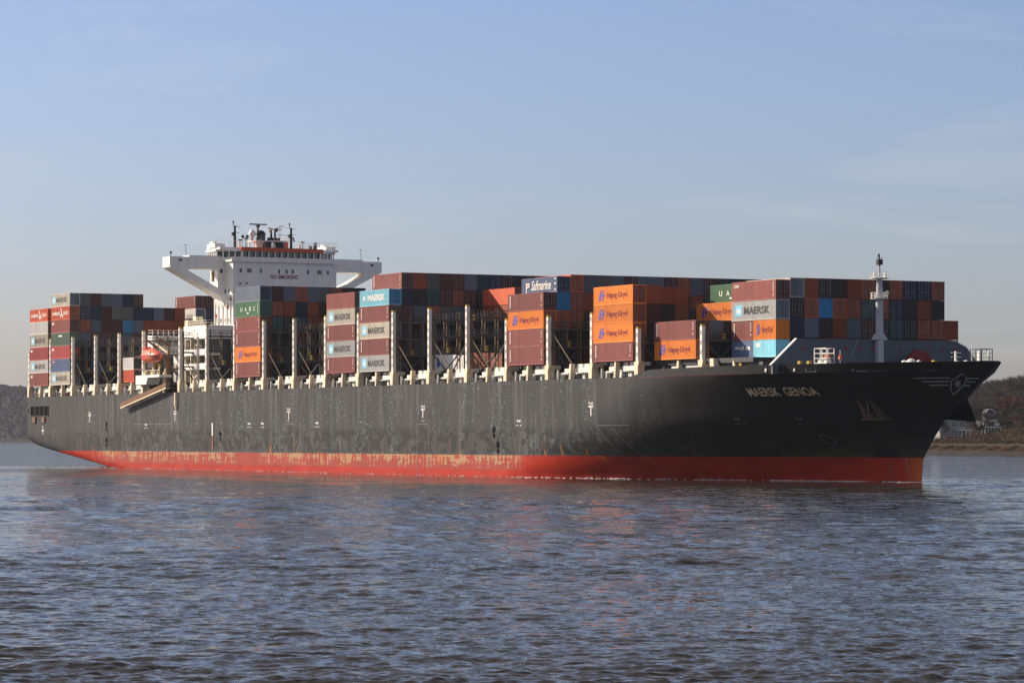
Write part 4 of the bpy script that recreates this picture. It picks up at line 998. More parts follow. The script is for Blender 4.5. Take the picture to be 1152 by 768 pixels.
# accommodation ladder stowed sloping down the side
mb = MB(); a, b = Vector((-216.4, -1.05, 12.75)), Vector((-190.2, -1.05, 16.65))
for t in (-.35, .35): mb.beam(a+Vector((0, t, 0)), b+Vector((0, t, 0)), .10, .24)
k = 60
for i in range(k): p = a.lerp(b, (i+.5)/k); mb.box(p.x-.16, p.x+.16, p.y-.34, p.y+.34, p.z-.02, p.z+.05, 0)
gw = SP(mb, "accommodation_ladder", M_CREAM)
mb = MB()
for t in (-.36, .36):
    for dz in (.55, 1.1): mb.beam(a+Vector((0, t, dz)), b+Vector((0, t, dz)), .05)
    for i in range(24): p = a.lerp(b, i/23); mb.beam(p+Vector((0, t, 0)), p+Vector((0, t, 1.1)), .05)
p, q_ = a+Vector((0, -.37, .15)), b+Vector((0, -.37, .15)); mb.raw([p, q_, q_+Vector((0, 0, .95)), p+Vector((0, 0, .95))], [(0, 1, 2, 3)])
SP(mb, "safety_net", M_BROWN, gw, fix=False)
mb = MB(); mb.box(-191.5, -188.5, -1.3, .1, 16.5, 16.7); mb.beam((-196, .05, 15.75), (-196, -1.3, 15.75), .15); mb.beam((-208, .05, 14.1), (-208, -1.3, 14.0), .15); SP(mb, "ladder_bracket", M_STEEL, gw)
mb = MB(); mb.lathe((-187.6, -.02, 13.4), [(.35, -1.2), (.62, -.2), (.62, 1.5), (.62, 2.3)], 12); SP(mb, "hose_chute", M_CREAM)

# ------------------------------------------------------------------ bow: breakwater, foremast, gear
mb = MB()
prof = [(3.3, 15.63), (3.3, 17.0), (7.6, 20.75), (35.2, 20.75), (37.2, 19.9), (38.6, 18.4), (39.5, 16.4), (39.5, 15.63)]
mb.prism(prof, 33.3, 33.75, 'x'); bw = SP(mb, "breakwater", M_BLUEGREY)
mb = MB(); mb.beam((33.4, 3.1, 16.9), (33.4, 7.5, 20.78), .55, .14); SP(mb, "breakwater_edge", M_WHITE, bw)
mb = MB()
for a, b in zip(prof[3:6], prof[4:7]): mb.beam((33.2, a[0]+.12, a[1]), (33.2, b[0]+.12, b[1]), .8, .14)
SP(mb, "breakwater_edge", M_WHITE, bw)
for i in range(12):
    if i == 6: continue
    mb = MB(); mb.lathe((33.76, 8.6+i*2.42, 19.45), [(.26, -.01), (.2, .02)], 10, axis='x'); SP(mb, "drain_hole", M_DKMAR, bw)
mb = MB()
mb.prism([(20.2, 20.75), (22.6, 20.75), (21.95, 21.7), (20.85, 21.7)], 33.8, 34.6, 'x'); mb.tube((34.2, 21.4, 20.75), (34.2, 21.4, 26.7), .58, .54, 18); mb.tube((34.2, 21.4, 26.9), (34.2, 21.4, 29.7), .52, .40, 16); mb.tube((34.2, 21.4, 29.9), (34.2, 21.4, 32.0), .17, .15, 10)
mb.box(33.76, 34.6, 20.9, 21.9, 15.63, 20.75)
fm = SP(mb, "foremast", M_MAST)
for zc, r_ in ((26.7, 1.25), (29.7, 1.4)):
    mb = MB(); mb.lathe((34.2, 21.4, zc-.1), [(.8, 0), (r_, .12), (r_, .2)], 18)
    for i in range(12):
        a = 2*math.pi*i/12; a2 = 2*math.pi*(i+1)/12
        if zc > 28 and i % 6 in (2, 3): continue
        mb.beam((34.2+r_*math.cos(a), 21.4+r_*math.sin(a), zc), (34.2+r_*math.cos(a), 21.4+r_*math.sin(a), zc+.95), .05)
        for z in (zc+.5, zc+.95): mb.beam((34.2+r_*math.cos(a), 21.4+r_*math.sin(a), z), (34.2+r_*math.cos(a2), 21.4+r_*math.sin(a2), z), .04)
    SP(mb, "mast_platform", M_POST, fm)
for t in (20.4, 22.3): mb = MB(); mb.lathe((34.4, t, 29.8), [(.2, 0), (.22, .6), (.1, .8)], 10); SP(mb, "navigation_lamp", M_WHITE, fm)
mb = MB(); mb.box(33.9, 34.5, 21.0, 21.8, 31.7, 32.5); mb.tube((34.2, 21.4, 32.5), (34.2, 21.4, 32.8), .1); mb.lathe((34.2, 21.3, 32.8), [(.08, 0), (.16, .08), (.16, .45), (.08, .5)], 10); mb.beam((34.2, 20.9, 32.7), (34.2, 22.0, 32.7), .06); SP(mb, "mast_light", M_BLACK, fm)
mb = MB(); mb.lathe((34.7, 22.2, 27.6), [(.1, -.4), (.35, .3)], 12, axis='y'); SP(mb, "ship_horn", M_WHITE, fm)
for y1, z1 in ((20.9, 26.5), (21.2, 29.5)):
    mb = MB(); mb.beam((34.2, y1, z1), (38.5, y1-8, 17.0), .035); SP(mb, "forestay", M_STEEL, fm)
def cage(s, t, L, Wd, z0, z1, mat, name, inner=None):
    mb = MB(); w = .10
    for a in (s, s+L/2, s+L):
        for b in (t, t+Wd): mb.beam((a, b, z0), (a, b, z1), w)
    for z in (z0+.1, z1): 
        for b in (t, t+Wd): mb.beam((s, b, z), (s+L, b, z), w)
        for a in (s, s+L): mb.beam((a, t, z), (a, t+Wd, z), w)
    for z in (z0+(z1-z0)*.36, z0+(z1-z0)*.68): mb.beam((s, t, z), (s+L, t, z), .08); mb.beam((s, t+Wd, z), (s+L, t+Wd, z), .08)
    o = SP(mb, name, mat)
    if inner: 
        mb = MB(); mb.box(s+.3, s+L/2-.2, t+.3, t+Wd-.3, z0, z0+.65); mb.box(s+L/2+.2, s+L-.3, t+.3, t+Wd-.3, z0, z0+.6); SP(mb, "locker", M_WHITE, o)
        mb = MB(); mb.box(s+L*.52, s+L*.9, t+.5, t+.9, z0+.9, z0+1.3); SP(mb, "lifebuoy", M_RED, o)
cage(38.4, 7.4, 3.1, 1.3, 17.0, 19.2, M_POST, "pilot_station", True)
mb = MB(); mb.tube((42.6, 9.0, 16.9), (42.6, 9.0, 18.9), .06); mb.box(42.4, 42.8, 8.8, 9.2, 17.6, 18.2, 1); SP(mb, "lifebuoy_stand", [M_POST, M_RED])
cage(58.6, 20.0, 2.5, 1.9, 17.0, 18.75, M_STEEL, "lookout_cage")
mb = MB(); mb.tube((57.6, 21.0, 15.6), (57.6, 21.0, 19.8), .09, .05); SP(mb, "jackstaff", M_WHITE)
for s, t, w, h_ in ((50.1, 14.8, .9, 1.2), (51.2, 15.2, 1.2, 1.4), (52.2, 15.8, .6, 1.2), (56.3, 19.5, .8, 1.0), (57.0, 20.4, .9, 1.1)):
    mb = MB(); mb.lathe((s, t, 16.2), [(w*.7, 0), (w*.75, h_*.5), (w*.4, h_*.9), (.05, h_)], 10); SP(mb, "winch_cover", M_WHITE)
mb = MB(); mb.lathe((36.5, 26.8, 17.0), [(2.3, -.3), (2.3, -.2), (1.1, -.19), (1.1, .19), (2.3, .2), (2.3, .3)], 20, axis='x'); SP(mb, "mooring_winch", M_DKMAR)
mb = MB()
for s, t in ((55, 24), (55.4, 25.2), (56.6, 23), (57.4, 24.0), (54.4, 20.5)): mb.box(s-.12, s+.12, t-.12, t+.12, 15.6, 18.6)
mb.beam((54.4, 19.8, 18.4), (54.4, 21.4, 18.4), .1); mb.beam((54.4, 19.8, 17.8), (54.4, 21.4, 17.8), .1); SP(mb, "roller_posts", M_POST)
for s, t in ((24.4, 3.2), (36.6, 5.5), (37.4, 6.5), (49, 20)):
    mb = MB(); mb.box(s-.35, s+.35, t+.4, t+.9, 15.6, 17.45); mb.box(s-.5, s+.5, t+.3, t+1.0, 15.6, 16.0); SP(mb, "bow_bollard", M_YEL)
mb = MB(); mb.prism([(17.6, 15.63), (18.8, 15.63), (18.5, 18.2), (17.5, 18.2)], 2.6, 3.6, 'y'); SP(mb, "bulwark_stay", M_CREAM)
mb = MB(); mb.prism([(22.6, 15.63), (24.2, 15.63), (22.9, 18.0)], 3.3, 3.8, 'y'); SP(mb, "bulwark_stay", M_CREAM)
# ------------------------------------------------------------------ containers
WD = 2.438
def container_body(L, H, end, detail):
    """corner posts, rails and corrugated walls; end 'wall' or 'door' (recess for the doors)"""
    mb = MB(); x0, x1, y0, y1 = -L/2, L/2, -WD/2, WD/2; r = .12
    for x in (x0, x1-r):
        for y in (y0, y1-r): mb.box(x, x+r, y, y+r, .13, H-.13)
    for x in (x0, x1-.18):
        for y in (y0, y1-.17):
            for z in (.01, H-.13): mb.box(x-.004, x+.184, y-.004, y+.174, z, z+.118)
    for y in (y0, y1-r):
        mb.box(x0+.19, x1-.19, y, y+r, .03, .17); mb.box(x0+.19, x1-.19, y+.02, y+r-.02, H-.10, H-.02)
    for x in (x0, x1-r):
        mb.box(x, x+r, y0+.19, y1-.19, .03, .16); mb.box(x, x+r, y0+.19, y1-.19, H-.13, H-.01)
    z0, z1 = .17, H-.10
    def zig(n, a, b, f):
        vs = []; k = []
        for i in range(n):
            u0 = a+(b-a)*i/n; du = (b-a)/n
            k += [(u0, 0), (u0+du*.3, 0), (u0+du*.5, 1), (u0+du*.8, 1)]
        k.append((b, 0))
        for u, d in k: vs += [f(u, d, z0), f(u, d, z1)]
        return vs, [(2*i, 2*i+2, 2*i+3, 2*i+1) for i in range(len(k)-1)]
    n = int((L-.24)/.30) if detail else 12
    v, fs = zig(n, x0+r, x1-r, lambda u, d, z: (u, y0+.025+d*.045, z)); mb.raw(v, fs)
    if detail: v, fs = zig(n, x0+r, x1-r, lambda u, d, z: (u, y1-.025-d*.045, z)); mb.raw(v, [q[::-1] for q in fs])
    else: mb.raw([(x0+r, y1-.03, z0), (x1-r, y1-.03, z0), (x1-r, y1-.03, z1), (x0+r, y1-.03, z1)], [(3, 2, 1, 0)])
    if end == 'wall': v, fs = zig(8, y0+r, y1-r, lambda u, d, z: (x1-.02-d*.045, u, z)); mb.raw(v, fs)
    else: mb.raw([(x1-.09, y0+r, z0), (x1-.09, y1-r, z0), (x1-.09, y1-r, z1), (x1-.09, y0+r, z1)], [(0, 1, 2, 3)])
    v, fs = zig(8, y0+r, y1-r, lambda u, d, z: (x0+.02+d*.045, u, z)); mb.raw(v, [q[::-1] for q in fs])
    mb.raw([(x0+.1, y0+.1, H-.04), (x1-.1, y0+.1, H-.04), (x1-.1, y1-.1, H-.04), (x0+.1, y1-.1, H-.04)], [(0, 1, 2, 3)])
    mb.raw([(x0+.1, y0+.1, .06), (x1-.1, y0+.1, .06), (x1-.1, y1-.1, .06), (x0+.1, y1-.1, .06)], [(3, 2, 1, 0)])
    return mb.mesh("body", M_WHITE, fix=False)
def door_leaf(H, side):
    mb = MB(); a = -WD/2+.13 if side < 0 else .012; b = -.012 if side < 0 else WD/2-.13
    z0, z1 = .19, H-.14; mb.box(-.075, -.045, a, b, z0, z1)
    k = 5
    for i in range(k):
        zz = z0+.12+(z1-z0-.24)*i/k; mb.box(-.0448, -.030, a+.06, b-.06, zz, zz+(z1-z0-.24)/k*.62)
    for f_ in (.28, .72):
        y = a+(b-a)*f_; mb.tube((-.012, y, z0-.05), (-.012, y, z1+.05), .022, .022, 6, 1)
        for zz in (z0+.1, z0+.8, z0+1.5, z1-.1): mb.box(-.04, .012, y-.05, y+.05, zz-.03, zz+.03, 1)
        mb.box(-.03, .02, y, y+.32 if f_ < .5 else y-.32, z0+.98, z0+1.04, 1)
    return mb.mesh("door", [M_WHITE, M_POST], fix=False)
SIZES = {'h': 2.896, 's': 2.591}
BODY = {}; DOOR = {}
def body_mesh(L, hc, end, detail):
    k = (L, hc, end, detail)
    if k not in BODY: BODY[k] = container_body(L, SIZES[hc], end, detail)
    return BODY[k]
def door_mesh(hc, side):
    k = (hc, side)
    if k not in DOOR: DOOR[k] = door_leaf(SIZES[hc], side)
    return DOOR[k]
M_ROD = paint("galvanised lock rods", (.30, .30, .29), .5, .2, .2, perobj=False)
def side_geo(mb, vs, fs, x0, x1, z0, z1, mi=0, out=.016):
    mb.raw([(x0+(x1-x0)*a, -WD/2+.025-out, z0+(z1-z0)*b) for a, b in vs], fs, mi)
RECT = ([(0, 0), (1, 0), (1, 1), (0, 1)], [(0, 1, 2, 3)])
def star7():
    v = []
    for i in range(14):
        a = math.pi/2+i*math.pi/7; r = .5 if i % 2 == 0 else .19; v.append((.5+r*math.cos(a), .5+r*math.sin(a)))
    v.append((.5, .5)); return v, [(i, (i+1) % 14, 14) for i in range(14)]
def marking(kind, L, H, root):
    """painted words and marks on the starboard side"""
    h = L/2; mb = MB(); T = text_geo
    if kind == 'maersk' or kind == 'maersk_w':
        dark = kind == 'maersk'; mats = [M_LETL, M_LETW, M_LETK if dark else M_LETW]
        if dark: side_geo(mb, *RECT, -h+1.0, -h+2.85, .72, H-.55, 0)
        side_geo(mb, *star7(), -h+1.1, -h+2.75, H/2-.62, H/2+.68, 1, .026)
        vs, fs, _ = T("MAERSK", .03); side_geo(mb, vs, fs, -h+3.4, h-1.7, H/2-.52, H/2+.62, 2)
    elif kind == 'hapag':
        mats = [M_LETB, M_DKMAR]
        s_ = L/12.192
        x0 = -h+1.75*s_
        for dx in (0, .80*s_):
            side_geo(mb, [(0, 0), (.32, 0), (.62, 1), (.30, 1)], [(0, 1, 2, 3)], x0+dx, x0+dx+1.1*s_, .72, H-.55, 0)
        side_geo(mb, [(0, .42), (.85, .42), (1, .60), (.12, .60)], [(0, 1, 2, 3)], x0-.15*s_, x0+1.75*s_, .7, H-.55, 0, .018)
        side_geo(mb, [(0, 0), (.5, 0), (.8, .5), (.4, .5)], [(0, 1, 2, 3)], x0-.25*s_, x0+.55*s_, .72, H-.7, 0, .02)
        vs, fs, _ = T("Hapag-Lloyd", .012); side_geo(mb, vs, fs, -h+4.15*s_, h-1.75*s_, H/2-.62, H/2+.55, 1)
    elif kind == 'uasc':
        mats = [M_LETW]
        for i, ch in enumerate("UASC"):
            vs, fs, _ = T(ch, .02); side_geo(mb, vs, fs, -h+2.6+i*2.1, -h+3.5+i*2.1, H/2-.35, H/2+.45)
        side_geo(mb, *RECT, -h+5.6, -h+6.6, H/2-.85, H/2-.6)
        side_geo(mb, *RECT, h-1.1, h-.9, .5, H-.35)
    elif kind == 'sud':
        mats = [M_LETW]
        vs, fs, _ = T("HAMBURG", .02); side_geo(mb, vs, fs, -h+.9, -h+5.9, H/2-.4, H/2+.35)
        vs, fs, _ = T("SUD", .02); side_geo(mb, vs, fs, h-4.0, h-1.0, H/2-.4, H/2+.35)
        for x in (h-3.0, h-2.7): side_geo(mb, *RECT, x, x+.12, H/2+.45, H/2+.58)
        side_geo(mb, [(0, 1), (.25, 1), (.62, .45), (1, .05), (.85, 0), (.5, .30), (.2, 0), (0, .08), (.38, .5)], [tuple(range(9))[::-1]], -h+6.1, h-4.2, .45, H-.35, 0)
    elif kind == 'safm':
        mats = [M_LETW, M_RED]
        vs, fs, _ = T("Safmarine", .012, .35); side_geo(mb, vs, fs, -h+3.3, h-2.1, .55, H-.45)
        side_geo(mb, *RECT, -h+1.5, -h+1.75, .2, H-.7); side_geo(mb, [(0, 0), (1, .15), (1, 1), (0, .85)], [(0, 1, 2, 3)], -h+1.75, -h+2.7, 1.0, H-.75, 0); side_geo(mb, *RECT, -h+1.8, -h+2.5, 1.25, H-1.0, 1, .022)
        for z in (H-.5, H-1.3, .35): side_geo(mb, *RECT, h-.9, h-.5, z, z+.28)
    elif kind == 'tree':
        mats = [M_LETB, M_LETK]
        side_geo(mb, [(.4, 0), (.6, 0), (.6, .2), (1, .2), (.72, .55), (.85, .6), (.5, 1), (.15, .6), (.28, .55), (0, .2), (.4, .2)], [tuple(range(11))], -h+1.5, -h+3.1, .5, H-.5, 0)
    elif kind == 'cai':
        mats = [M_LETW, M_LETN]; vs, fs, _ = T("CAI", .03); side_geo(mb, vs, fs, -h+.6, -h+1.9, H-.85, H-.4)
        for i in range(5): side_geo(mb, *RECT, h-.85, h-.6, H-.5-i*.3, H-.35-i*.3)
        side_geo(mb, *RECT, h-.8, h-.55, .5, .9, 1)
    elif kind == 'square': mats = [M_LETW]; side_geo(mb, *RECT, -h+.7, -h+1.7, H-1.0, H-.5)
    elif kind == 'osq': mats = [M_RED]; side_geo(mb, *RECT, -h+.6, -h+2.2, H-.75, H-.45)
    elif kind == 'gtxt': mats = [M_LETW]; side_geo(mb, *RECT, -h+4.8, -h+7.2, H-.85, H-.5)
    elif kind == 'codes':                                     # upright rows of small code letters at both ends
        mats = [M_LETW, M_LETN]
        for i in range(6): side_geo(mb, *RECT, -h+.55, -h+.85, H-.55-i*.33, H-.33-i*.33)
        for i in range(4): side_geo(mb, *RECT, h-.85, h-.6, H-.5-i*.33, H-.35-i*.33)
        side_geo(mb, *RECT, h-.9, h-.6, .7, .95, 1)
    elif kind == 'blue20': mats = [M_LETW]; side_geo(mb, *RECT, -h+.9, -h+2.3, 1.35, 1.75); side_geo(mb, *RECT, h-2.2, h-.9, 1.2, 1.7); side_geo(mb, [(0, 0), (1, .2), (1, 1), (.2, .8)], [(0, 1, 2, 3)], -h+2.4, h-2.6, 1.15, 1.85)
    elif kind == 'lb20': mats = [M_LETW]; side_geo(mb, *RECT, -h+.6, -h+1.9, 1.55, 2.2)
    elif kind == 'sov': mats = [M_LETK]; vs, fs, _ = T("SOV", .01); side_geo(mb, vs, fs, h-5.2, h-1.8, .9, 1.6)
    else: return
    mb.build("marking", mats, root, fix=False)
ORD = ["bottom", "second", "third", "fourth", "fifth", "sixth", "seventh"]
STK = ["first", "second", "third", "fourth", "fifth", "sixth", "seventh", "eighth", "ninth", "tenth", "eleventh", "twelfth", "thirteenth", "fourteenth", "fifteenth", "sixteenth", "seventeenth"]
END = {"O": "R", "W": "G", "r": "R", "P": "M", "C": "G", "w": "G", "q": "N", "E": "T", "L": "B", "S": "N"}
BAYNAME = {-2: "bow block behind breakwater", -1: "low block beside foremost post", 0: "block with three orange side boxes",
           2: "block under blue script box", 4: "open midships frames", 5: "midships block with sun wedge", 6: "block with pale blue side box",
           7: "stack of five", 10: "block in front of bridge", 14.43: "frames aft of lifeboat", 17.43: "tall stern block", 18.43: "aftmost block"}
GRP = "deck cargo containers"
NC = 0
def container(k, row, tier, z, code, hc='h', L=12.192, mark=None, s_off=0., label=None, force_end=None, end_code=None):
    global NC; NC += 1
    s0, s1 = -(k+1)*P+1.104, -k*P-1.104
    sc = (s0+s1)/2+s_off; t = .15+2.5*row+WD/2
    H = SIZES[hc]; g = random.Random(hash((k, row, tier)) & 0xffff)
    root = empty("shipping_container", W(sc+.0+g.uniform(-.03, .03), t+g.uniform(-.012, .012), z), THETA)
    ec = end_code or END.get(code, code)
    end = force_end or ('door' if (code in 'MKTNRB' and g.random() < .55) else 'wall')
    if ec != code and not force_end: end = 'door'
    if force_end: end = force_end
    nm = PAL[code][0]
    if label is None:
        label = "%s container, %s tier up, %s row from starboard, %s" % (nm, ORD[tier], STK[row], BAYNAME[k])
        if len(label.split()) > 16: label = "%s container, %s tier, %s starboard stack, %s" % (nm, ORD[tier], STK[row], BAYNAME[k])
    tag(root, label, "container", GRP)
    detail = bool(mark) or row == 0
    o = bpy.data.objects.new("body", body_mesh(L, hc, end, detail)); COL.objects.link(o); o.parent = root
    o.material_slots[0].link = 'OBJECT'; o.material_slots[0].material = cmat(code)
    if end == 'door':
        for sd in (-1, 1):
            d = bpy.data.objects.new("door", door_mesh(hc, sd)); COL.objects.link(d); d.parent = root; d.location = (L/2, 0, 0)
            d.material_slots[0].link = 'OBJECT'; d.material_slots[0].material = cmat(ec)
            d.material_slots[1].link = 'OBJECT'; d.material_slots[1].material = M_ROD
    if mark: marking(mark, L, H, root)
    return H
ZB = 18.24
FILL = []
def stack(k, row, codes, marks=None, hcs=None, labels=None):
    z = ZB
    for i, c in enumerate(codes):
        hc = (hcs[i] if hcs else 'h')
        if c == '-': FILL.append((k, row, z))
        elif c != '.': container(k, row, i, z, c, hc, mark=(marks or {}).get(i), label=(labels or {}).get(i))
        z += SIZES[hc]+.022
LAB = "%s container, %s, %s"
# starboard stacks seen side on
stack(0, 0, "POOO", {0: 'codes', 1: 'hapag', 2: 'hapag', 3: 'hapag'}, labels={
 0: "faded brick red container under three orange ones amidships", 1: "lowest of three stacked orange containers with blue logo amidships",
 2: "middle one of three stacked orange containers with blue logo", 3: "topmost of three stacked orange containers with blue logo"})
stack(2, 0, "PPOP", {0: 'codes', 1: 'codes', 2: 'hapag', 3: 'codes'}, labels={
 0: "lowest brick red container of the stack holding a single orange box", 1: "brick red container directly under the single orange box",
 2: "single orange container sandwiched between brick red ones left of the stack of three", 3: "brick red container on top of the single orange box, below the blue script box"})
stack(6, 0, "CPWPL", {0: 'maersk', 1: 'codes', 2: 'maersk', 3: 'codes', 4: 'maersk_w'}, labels={
 0: "light grey lettered container at the foot of the stack with pale blue top", 1: "brick red container between the two grey lettered ones below the pale blue box",
 2: "rust stained beige lettered container two below the pale blue box", 3: "brick red container directly under the pale blue lettered box", 4: "pale blue container with white lettering and star"})
stack(7, 0, "PCPWP", {0: 'codes', 1: 'maersk', 2: 'codes', 3: 'maersk'}, labels={
 0: "lowest brick red container of the stack left of the pale blue one", 1: "lower grey lettered container of the stack left of the pale blue one",
 2: "brick red container between two lettered ones, left of the pale blue stack", 3: "rust streaked beige lettered container second from the top, left of the pale blue stack", 4: "plain brick red container topping the stack left of the pale blue one"})
stack(10, 0, "POPPEq", {0: 'codes', 1: 'hapag', 2: 'codes', 3: 'codes', 4: 'uasc'}, labels={
 0: "lowest brick red container of the stack right below the bridge", 1: "orange container in the stack right below the bridge",
 2: "brick red container directly above the orange one below the bridge", 3: "brick red container directly under the green one below the bridge",
 4: "green container with wide spaced white letters below the bridge", 5: "slate grey container topping the stack below the bridge"})
stack(17.43, 0, "WSpmPrW", {0: 'maersk', 1: 'osq', 2: 'square', 3: 'gtxt', 4: 'square', 5: 'sud', 6: 'maersk'}, labels={
 0: "beige lettered container at the foot of the tallest stern stack", 1: "slate blue container with small orange mark near the stern",
 2: "pinkish red container under the dull green one near the stern", 3: "dull green container with small white lettering near the stern",
 4: "faded red container with white square below the orange red one, tallest stern stack", 5: "orange red lettered container second from top of the tallest stern stack",
 6: "rusty beige lettered container on top of the tallest stern stack"})
stack(18.43, 0, "PwpWwr", {0: 'square', 1: 'maersk', 2: 'square', 3: 'maersk', 5: 'sud'}, labels={
 0: "brick red container at the foot of aftmost block", 1: "white lettered container second from the foot of aftmost block",
 2: "pinkish red container with white square in aftmost block", 3: "beige lettered container in aftmost block under the plain white one",
 4: "plain white container with rust stains in aftmost block", 5: "orange red lettered container topping aftmost block"})
container(5, 3, 0, ZB, 'w', 'h', mark='tree', label="white container with dark blue tree mark behind the brown braces")
container(4, 3, 0, ZB, 'R', 'h', label="dull brown container beside the white tree marked one, behind the lashing frames")
container(14.43, 0, 0, ZB, 'r', 's', 6.058, mark=None, s_off=-.6, label="short orange red container under a white one aft of the lifeboat", force_end='door', end_code='K')  # near-black doors put the front's shade into the colour
container(14.43, 0, 1, ZB+2.61, 'w', 's', 6.058, s_off=-.9, label="short white container on an orange red one aft of the lifeboat", force_end='door', end_code='K')  # front shade painted in by near-black doors here too
# forward low block
stack(-1, 1, "OP", {0: 'hapag', 1: 'codes'}, labels={0: "orange lettered container under a brown red one, forward of the orange three", 1: "brown red container on the lone orange one beside the bulwark step"})
stack(-1, 2, "KG"); stack(-1, 3, "KK")
stack(-1, 4, "--O", {2: 'hapag'}, labels={2: "orange lettered container half in shade, left of the bow block"})
stack(-1, 5, "---E", {3: 'uasc'}, labels={3: "green container with white letters resting above the half shaded orange one"})
for r_ in range(6, 16): stack(-1, r_, "---")
# bow block
z = ZB
container(-2, 3, 0, z, 'S', 's', 6.058, mark='blue20', s_off=-3.07, label="short mid blue container at the foot of the bow block", force_end='wall')
container(-2, 3, 0, z, 'L', 's', 6.058, mark='lb20', s_off=3.07, label="short pale blue container at the front foot of the bow block", force_end='wall'); z += 2.61
container(-2, 3, 1, z, 'P', 'h', 6.058, mark='codes', s_off=-3.07, label="short brick red container beside the short orange one in the bow block", force_end='wall')
container(-2, 3, 1, z, 'O', 'h', 6.058, mark='hapag', s_off=3.07, label="short orange container with blue logo in the bow block", force_end='wall'); z += 2.918
container(-2, 3, 2, z, 'C', 'h', mark='maersk', label="light grey lettered container second from top of the bow block"); z += 2.918
container(-2, 3, 3, z, 'P', 'h', mark='cai', label="brick red container with small white label topping the bow block's side")
bow = {4: "KNKW", 5: "KGrR", 6: "-KBK", 7: "-RrK", 8: "-GRR", 9: "-MTr", 10: "-KRK", 11: "-TNR", 12: "-KKN", 13: "-RRN", 14: "-RKR", 15: "-R"}
for r_, c in bow.items(): stack(-2, r_, c)
# block with the orange three
stack(0, 1, "KKMD"); stack(0, 2, "-MKD", hcs="hhhs"); stack(0, 3, "-KRD", hcs="hhhs")
for r_ in range(4, 17): stack(0, r_, "--")
# block with the script box
stack(2, 1, "KKrBS", {4: 'safm'}, hcs="hhhhs", labels={4: "slate blue container with white script lettering high amidships"})
FILLR = "KMGRKNTKMYKRG"
for r_, c in {2: "KKRRr", 3: "-KKRG", 4: "---GY"}.items(): stack(2, r_, c)
for r_, c in zip(range(5, 17), ["G", "M", "G", "G", "M", "R", "G", "M", "K", "N", "K", "K"]): stack(2, r_, "---" + ("RGKRMKRKRKKM"[r_-5]) + c)
# sunlit wedge block
stack(5, 7, "-KKDr", labels={4: "orange red container crossed by a slanting sunlit wedge amidships", 3: "dull red container below the sunlit wedge amidships", 2: "near black container two below the sunlit wedge amidships", 1: "near black container three below the sunlit wedge amidships"})
stack(5, 8, "----K")
for r_ in range(9, 17): stack(5, r_, "-----")
for r_ in range(8, 17): stack(4, r_, "----")
for r_ in range(6, 17): stack(3, r_, "----")
for r_ in range(4, 17): stack(1, r_, "---")
# block with pale blue box: front faces
c6 = {1: "KMKMNP", 2: "KGMGKR", 3: "MKKrTY", 4: "KMKYMM", 5: "KKTGRM", 6: "MKRKMG", 7: "-KKKKT"}
for r_, c in c6.items(): stack(6, r_, c, {5: 'codes'} if r_ == 1 else None, labels={5: "faded red container topping the block, just above and behind the pale blue one"} if r_ == 1 else None)
for r_, c in zip(range(8, 17), "NMKMKNK--"): stack(6, r_, "-----" + c)
# block ahead of bridge
c10 = ["", "KMKTRM", "KGKKRG", "MKRTNr", "KKMRRG", "KRKRMY", "KKKRMR"]
for r_ in range(1, 7): stack(10, r_, c10[r_])
stack(10, 7, "-----K"); stack(10, 8, "-----K")
for r_ in range(9, 17): stack(10, r_, "-----")
for r_ in range(1, 17): stack(7, r_, "-----")
for r_ in range(3, 17): stack(8, r_, "----")
for r_ in range(6, 17): stack(9, r_, "-----")
# stern block
cd = {1: "KMKGRNY", 2: "KBKMGNM", 3: "MKMMMMG", 4: "KMKKMYG", 5: "KKMGBYN", 6: "MKKMGNM"}
for r_, c in cd.items(): stack(17.43, r_, c)
stack(17.43, 7, "---GDN"); stack(17.43, 8, "---MDG"); stack(17.43, 9, "---MDM"); stack(17.43, 10, "---KDD"); stack(17.43, 11, "---KK")
stack(17.43, 12, "----KwP", {5: 'sov', 6: 'codes'}, labels={5: "white lettered container under the red one beside the bridge, far stern", 6: "sunlit brick red container on the high stack left of the bridge"})
stack(17.43, 13, "----KNM"); 
for r_ in range(14, 17): stack(17.43, r_, "-----")
for r_ in range(1, 17): stack(18.43, r_, "-----")
# the unseen containers that carry and back the visible ones
mb = MB(); mats_ = [cmat(c) for c in "MRNGYKTP"]
for k, row, z in FILL:
    sc = -(k+.5)*P; t = .15+2.5*row; g = random.Random(int(k*100)+row*7+int(z)); mi = g.randrange(8)
    mb.box(sc-6.05, sc+6.05, t+.02, t+WD-.02, z+.04, z+2.85, mi)
    for x in (sc-6.09, sc+5.93):
        for y in (t, t+WD-.14): mb.box(x, x+.16, y, y+.14, z, z+2.89, mi)
o = mb.build("stacked_containers", mats_, fix=False)
o.matrix_world = Matrix(((.4648, .8854, 0, 18.8), (-.8854, .4648, 0, 488), (0, 0, 1, 0), (0, 0, 0, 1)))
tag(o, "dark mass of further containers filling the stacks behind and below the others", "containers", kind="stuff")
print("containers", NC, "fill", len(FILL))

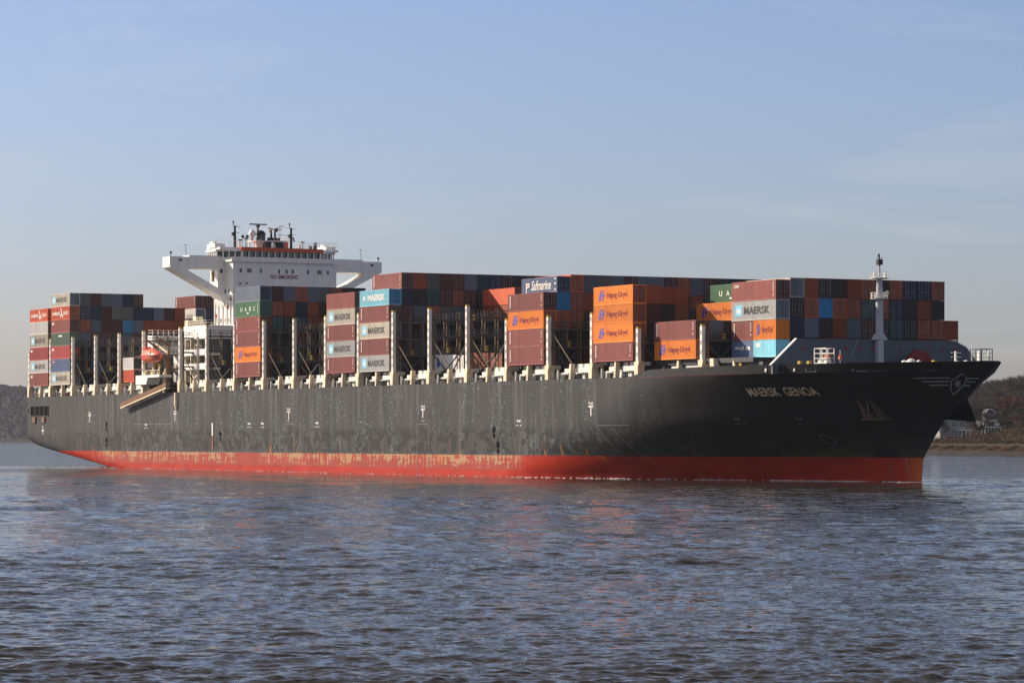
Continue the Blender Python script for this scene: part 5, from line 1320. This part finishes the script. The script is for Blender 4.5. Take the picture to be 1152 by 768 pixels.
# ------------------------------------------------------------------ foam along the waterline
def foam():
    g = random.Random(9); mb = MB()
    def blob(s, t, sx, sy):
        n = 7; c = W(s, t, 0); o = len(mb.v); z = g.uniform(.10, .22)
        vs = [(c.x+sx*g.uniform(.5, 1)*math.cos(2*math.pi*i/n), c.y+sy*g.uniform(.5, 1)*math.sin(2*math.pi*i/n), z-.12) for i in range(n)]+[(c.x, c.y, z)]
        mb.raw(vs, [(i, (i+1) % n, n) for i in range(n)])
    for _ in range(520):
        s = 45-85*g.random()**1.3; den = .5+.5*math.sin(s/4.3+1)*math.sin(s/1.9)
        if g.random() > den: continue
        blob(s, hull_t(s, .1)-g.uniform(.05, .5), g.uniform(.15, .75), g.uniform(.1, .35))
    for _ in range(170): s = g.uniform(-236, -40); blob(s, -g.uniform(.1, .35), g.uniform(.1, .35), .12)
    for _ in range(80): s = -232+g.gauss(0, 6); blob(s, hull_t(s, .3)-g.uniform(.2, 2.5), g.uniform(.2, .7), .2)
    for _ in range(160): s = g.uniform(16, 45.2); blob(s, hull_t(s, .1)-g.uniform(.1, 1.1), g.uniform(.4, 1.3), g.uniform(.15, .35))
    for _ in range(90): blob(45+g.uniform(0, 7), 21.4+g.uniform(-5, 4), g.uniform(.1, .45), .15)
    m, n, b = new_mat("foam"); b.inputs["Base Color"].default_value = (.72, .70, .66, 1); b.inputs["Roughness"].default_value = .9
    o = mb.build("foam", m, fix=False); tag(o, "broken white foam along the ship's waterline", "foam", kind="stuff")
foam()

# ------------------------------------------------------------------ haze
HZ = 2.7e-5
m = bpy.data.materials.new("thin river haze"); m.use_nodes = True; n = m.node_tree; n.nodes.clear()
out = n.nodes.new("ShaderNodeOutputMaterial"); pv = n.nodes.new("ShaderNodeVolumePrincipled"); pv.inputs["Density"].default_value = HZ
pv.inputs["Color"].default_value = (.80, .87, 1, 1); pv.inputs["Anisotropy"].default_value = .2
n.links.new(pv.outputs[0], out.inputs["Volume"])
mb = MB(); mb.box(-3600, 3200, -1500, 7500, -3.7, 125); o = mb.build("haze", m); tag(o, "thin pale haze over the river", "haze", kind="stuff")
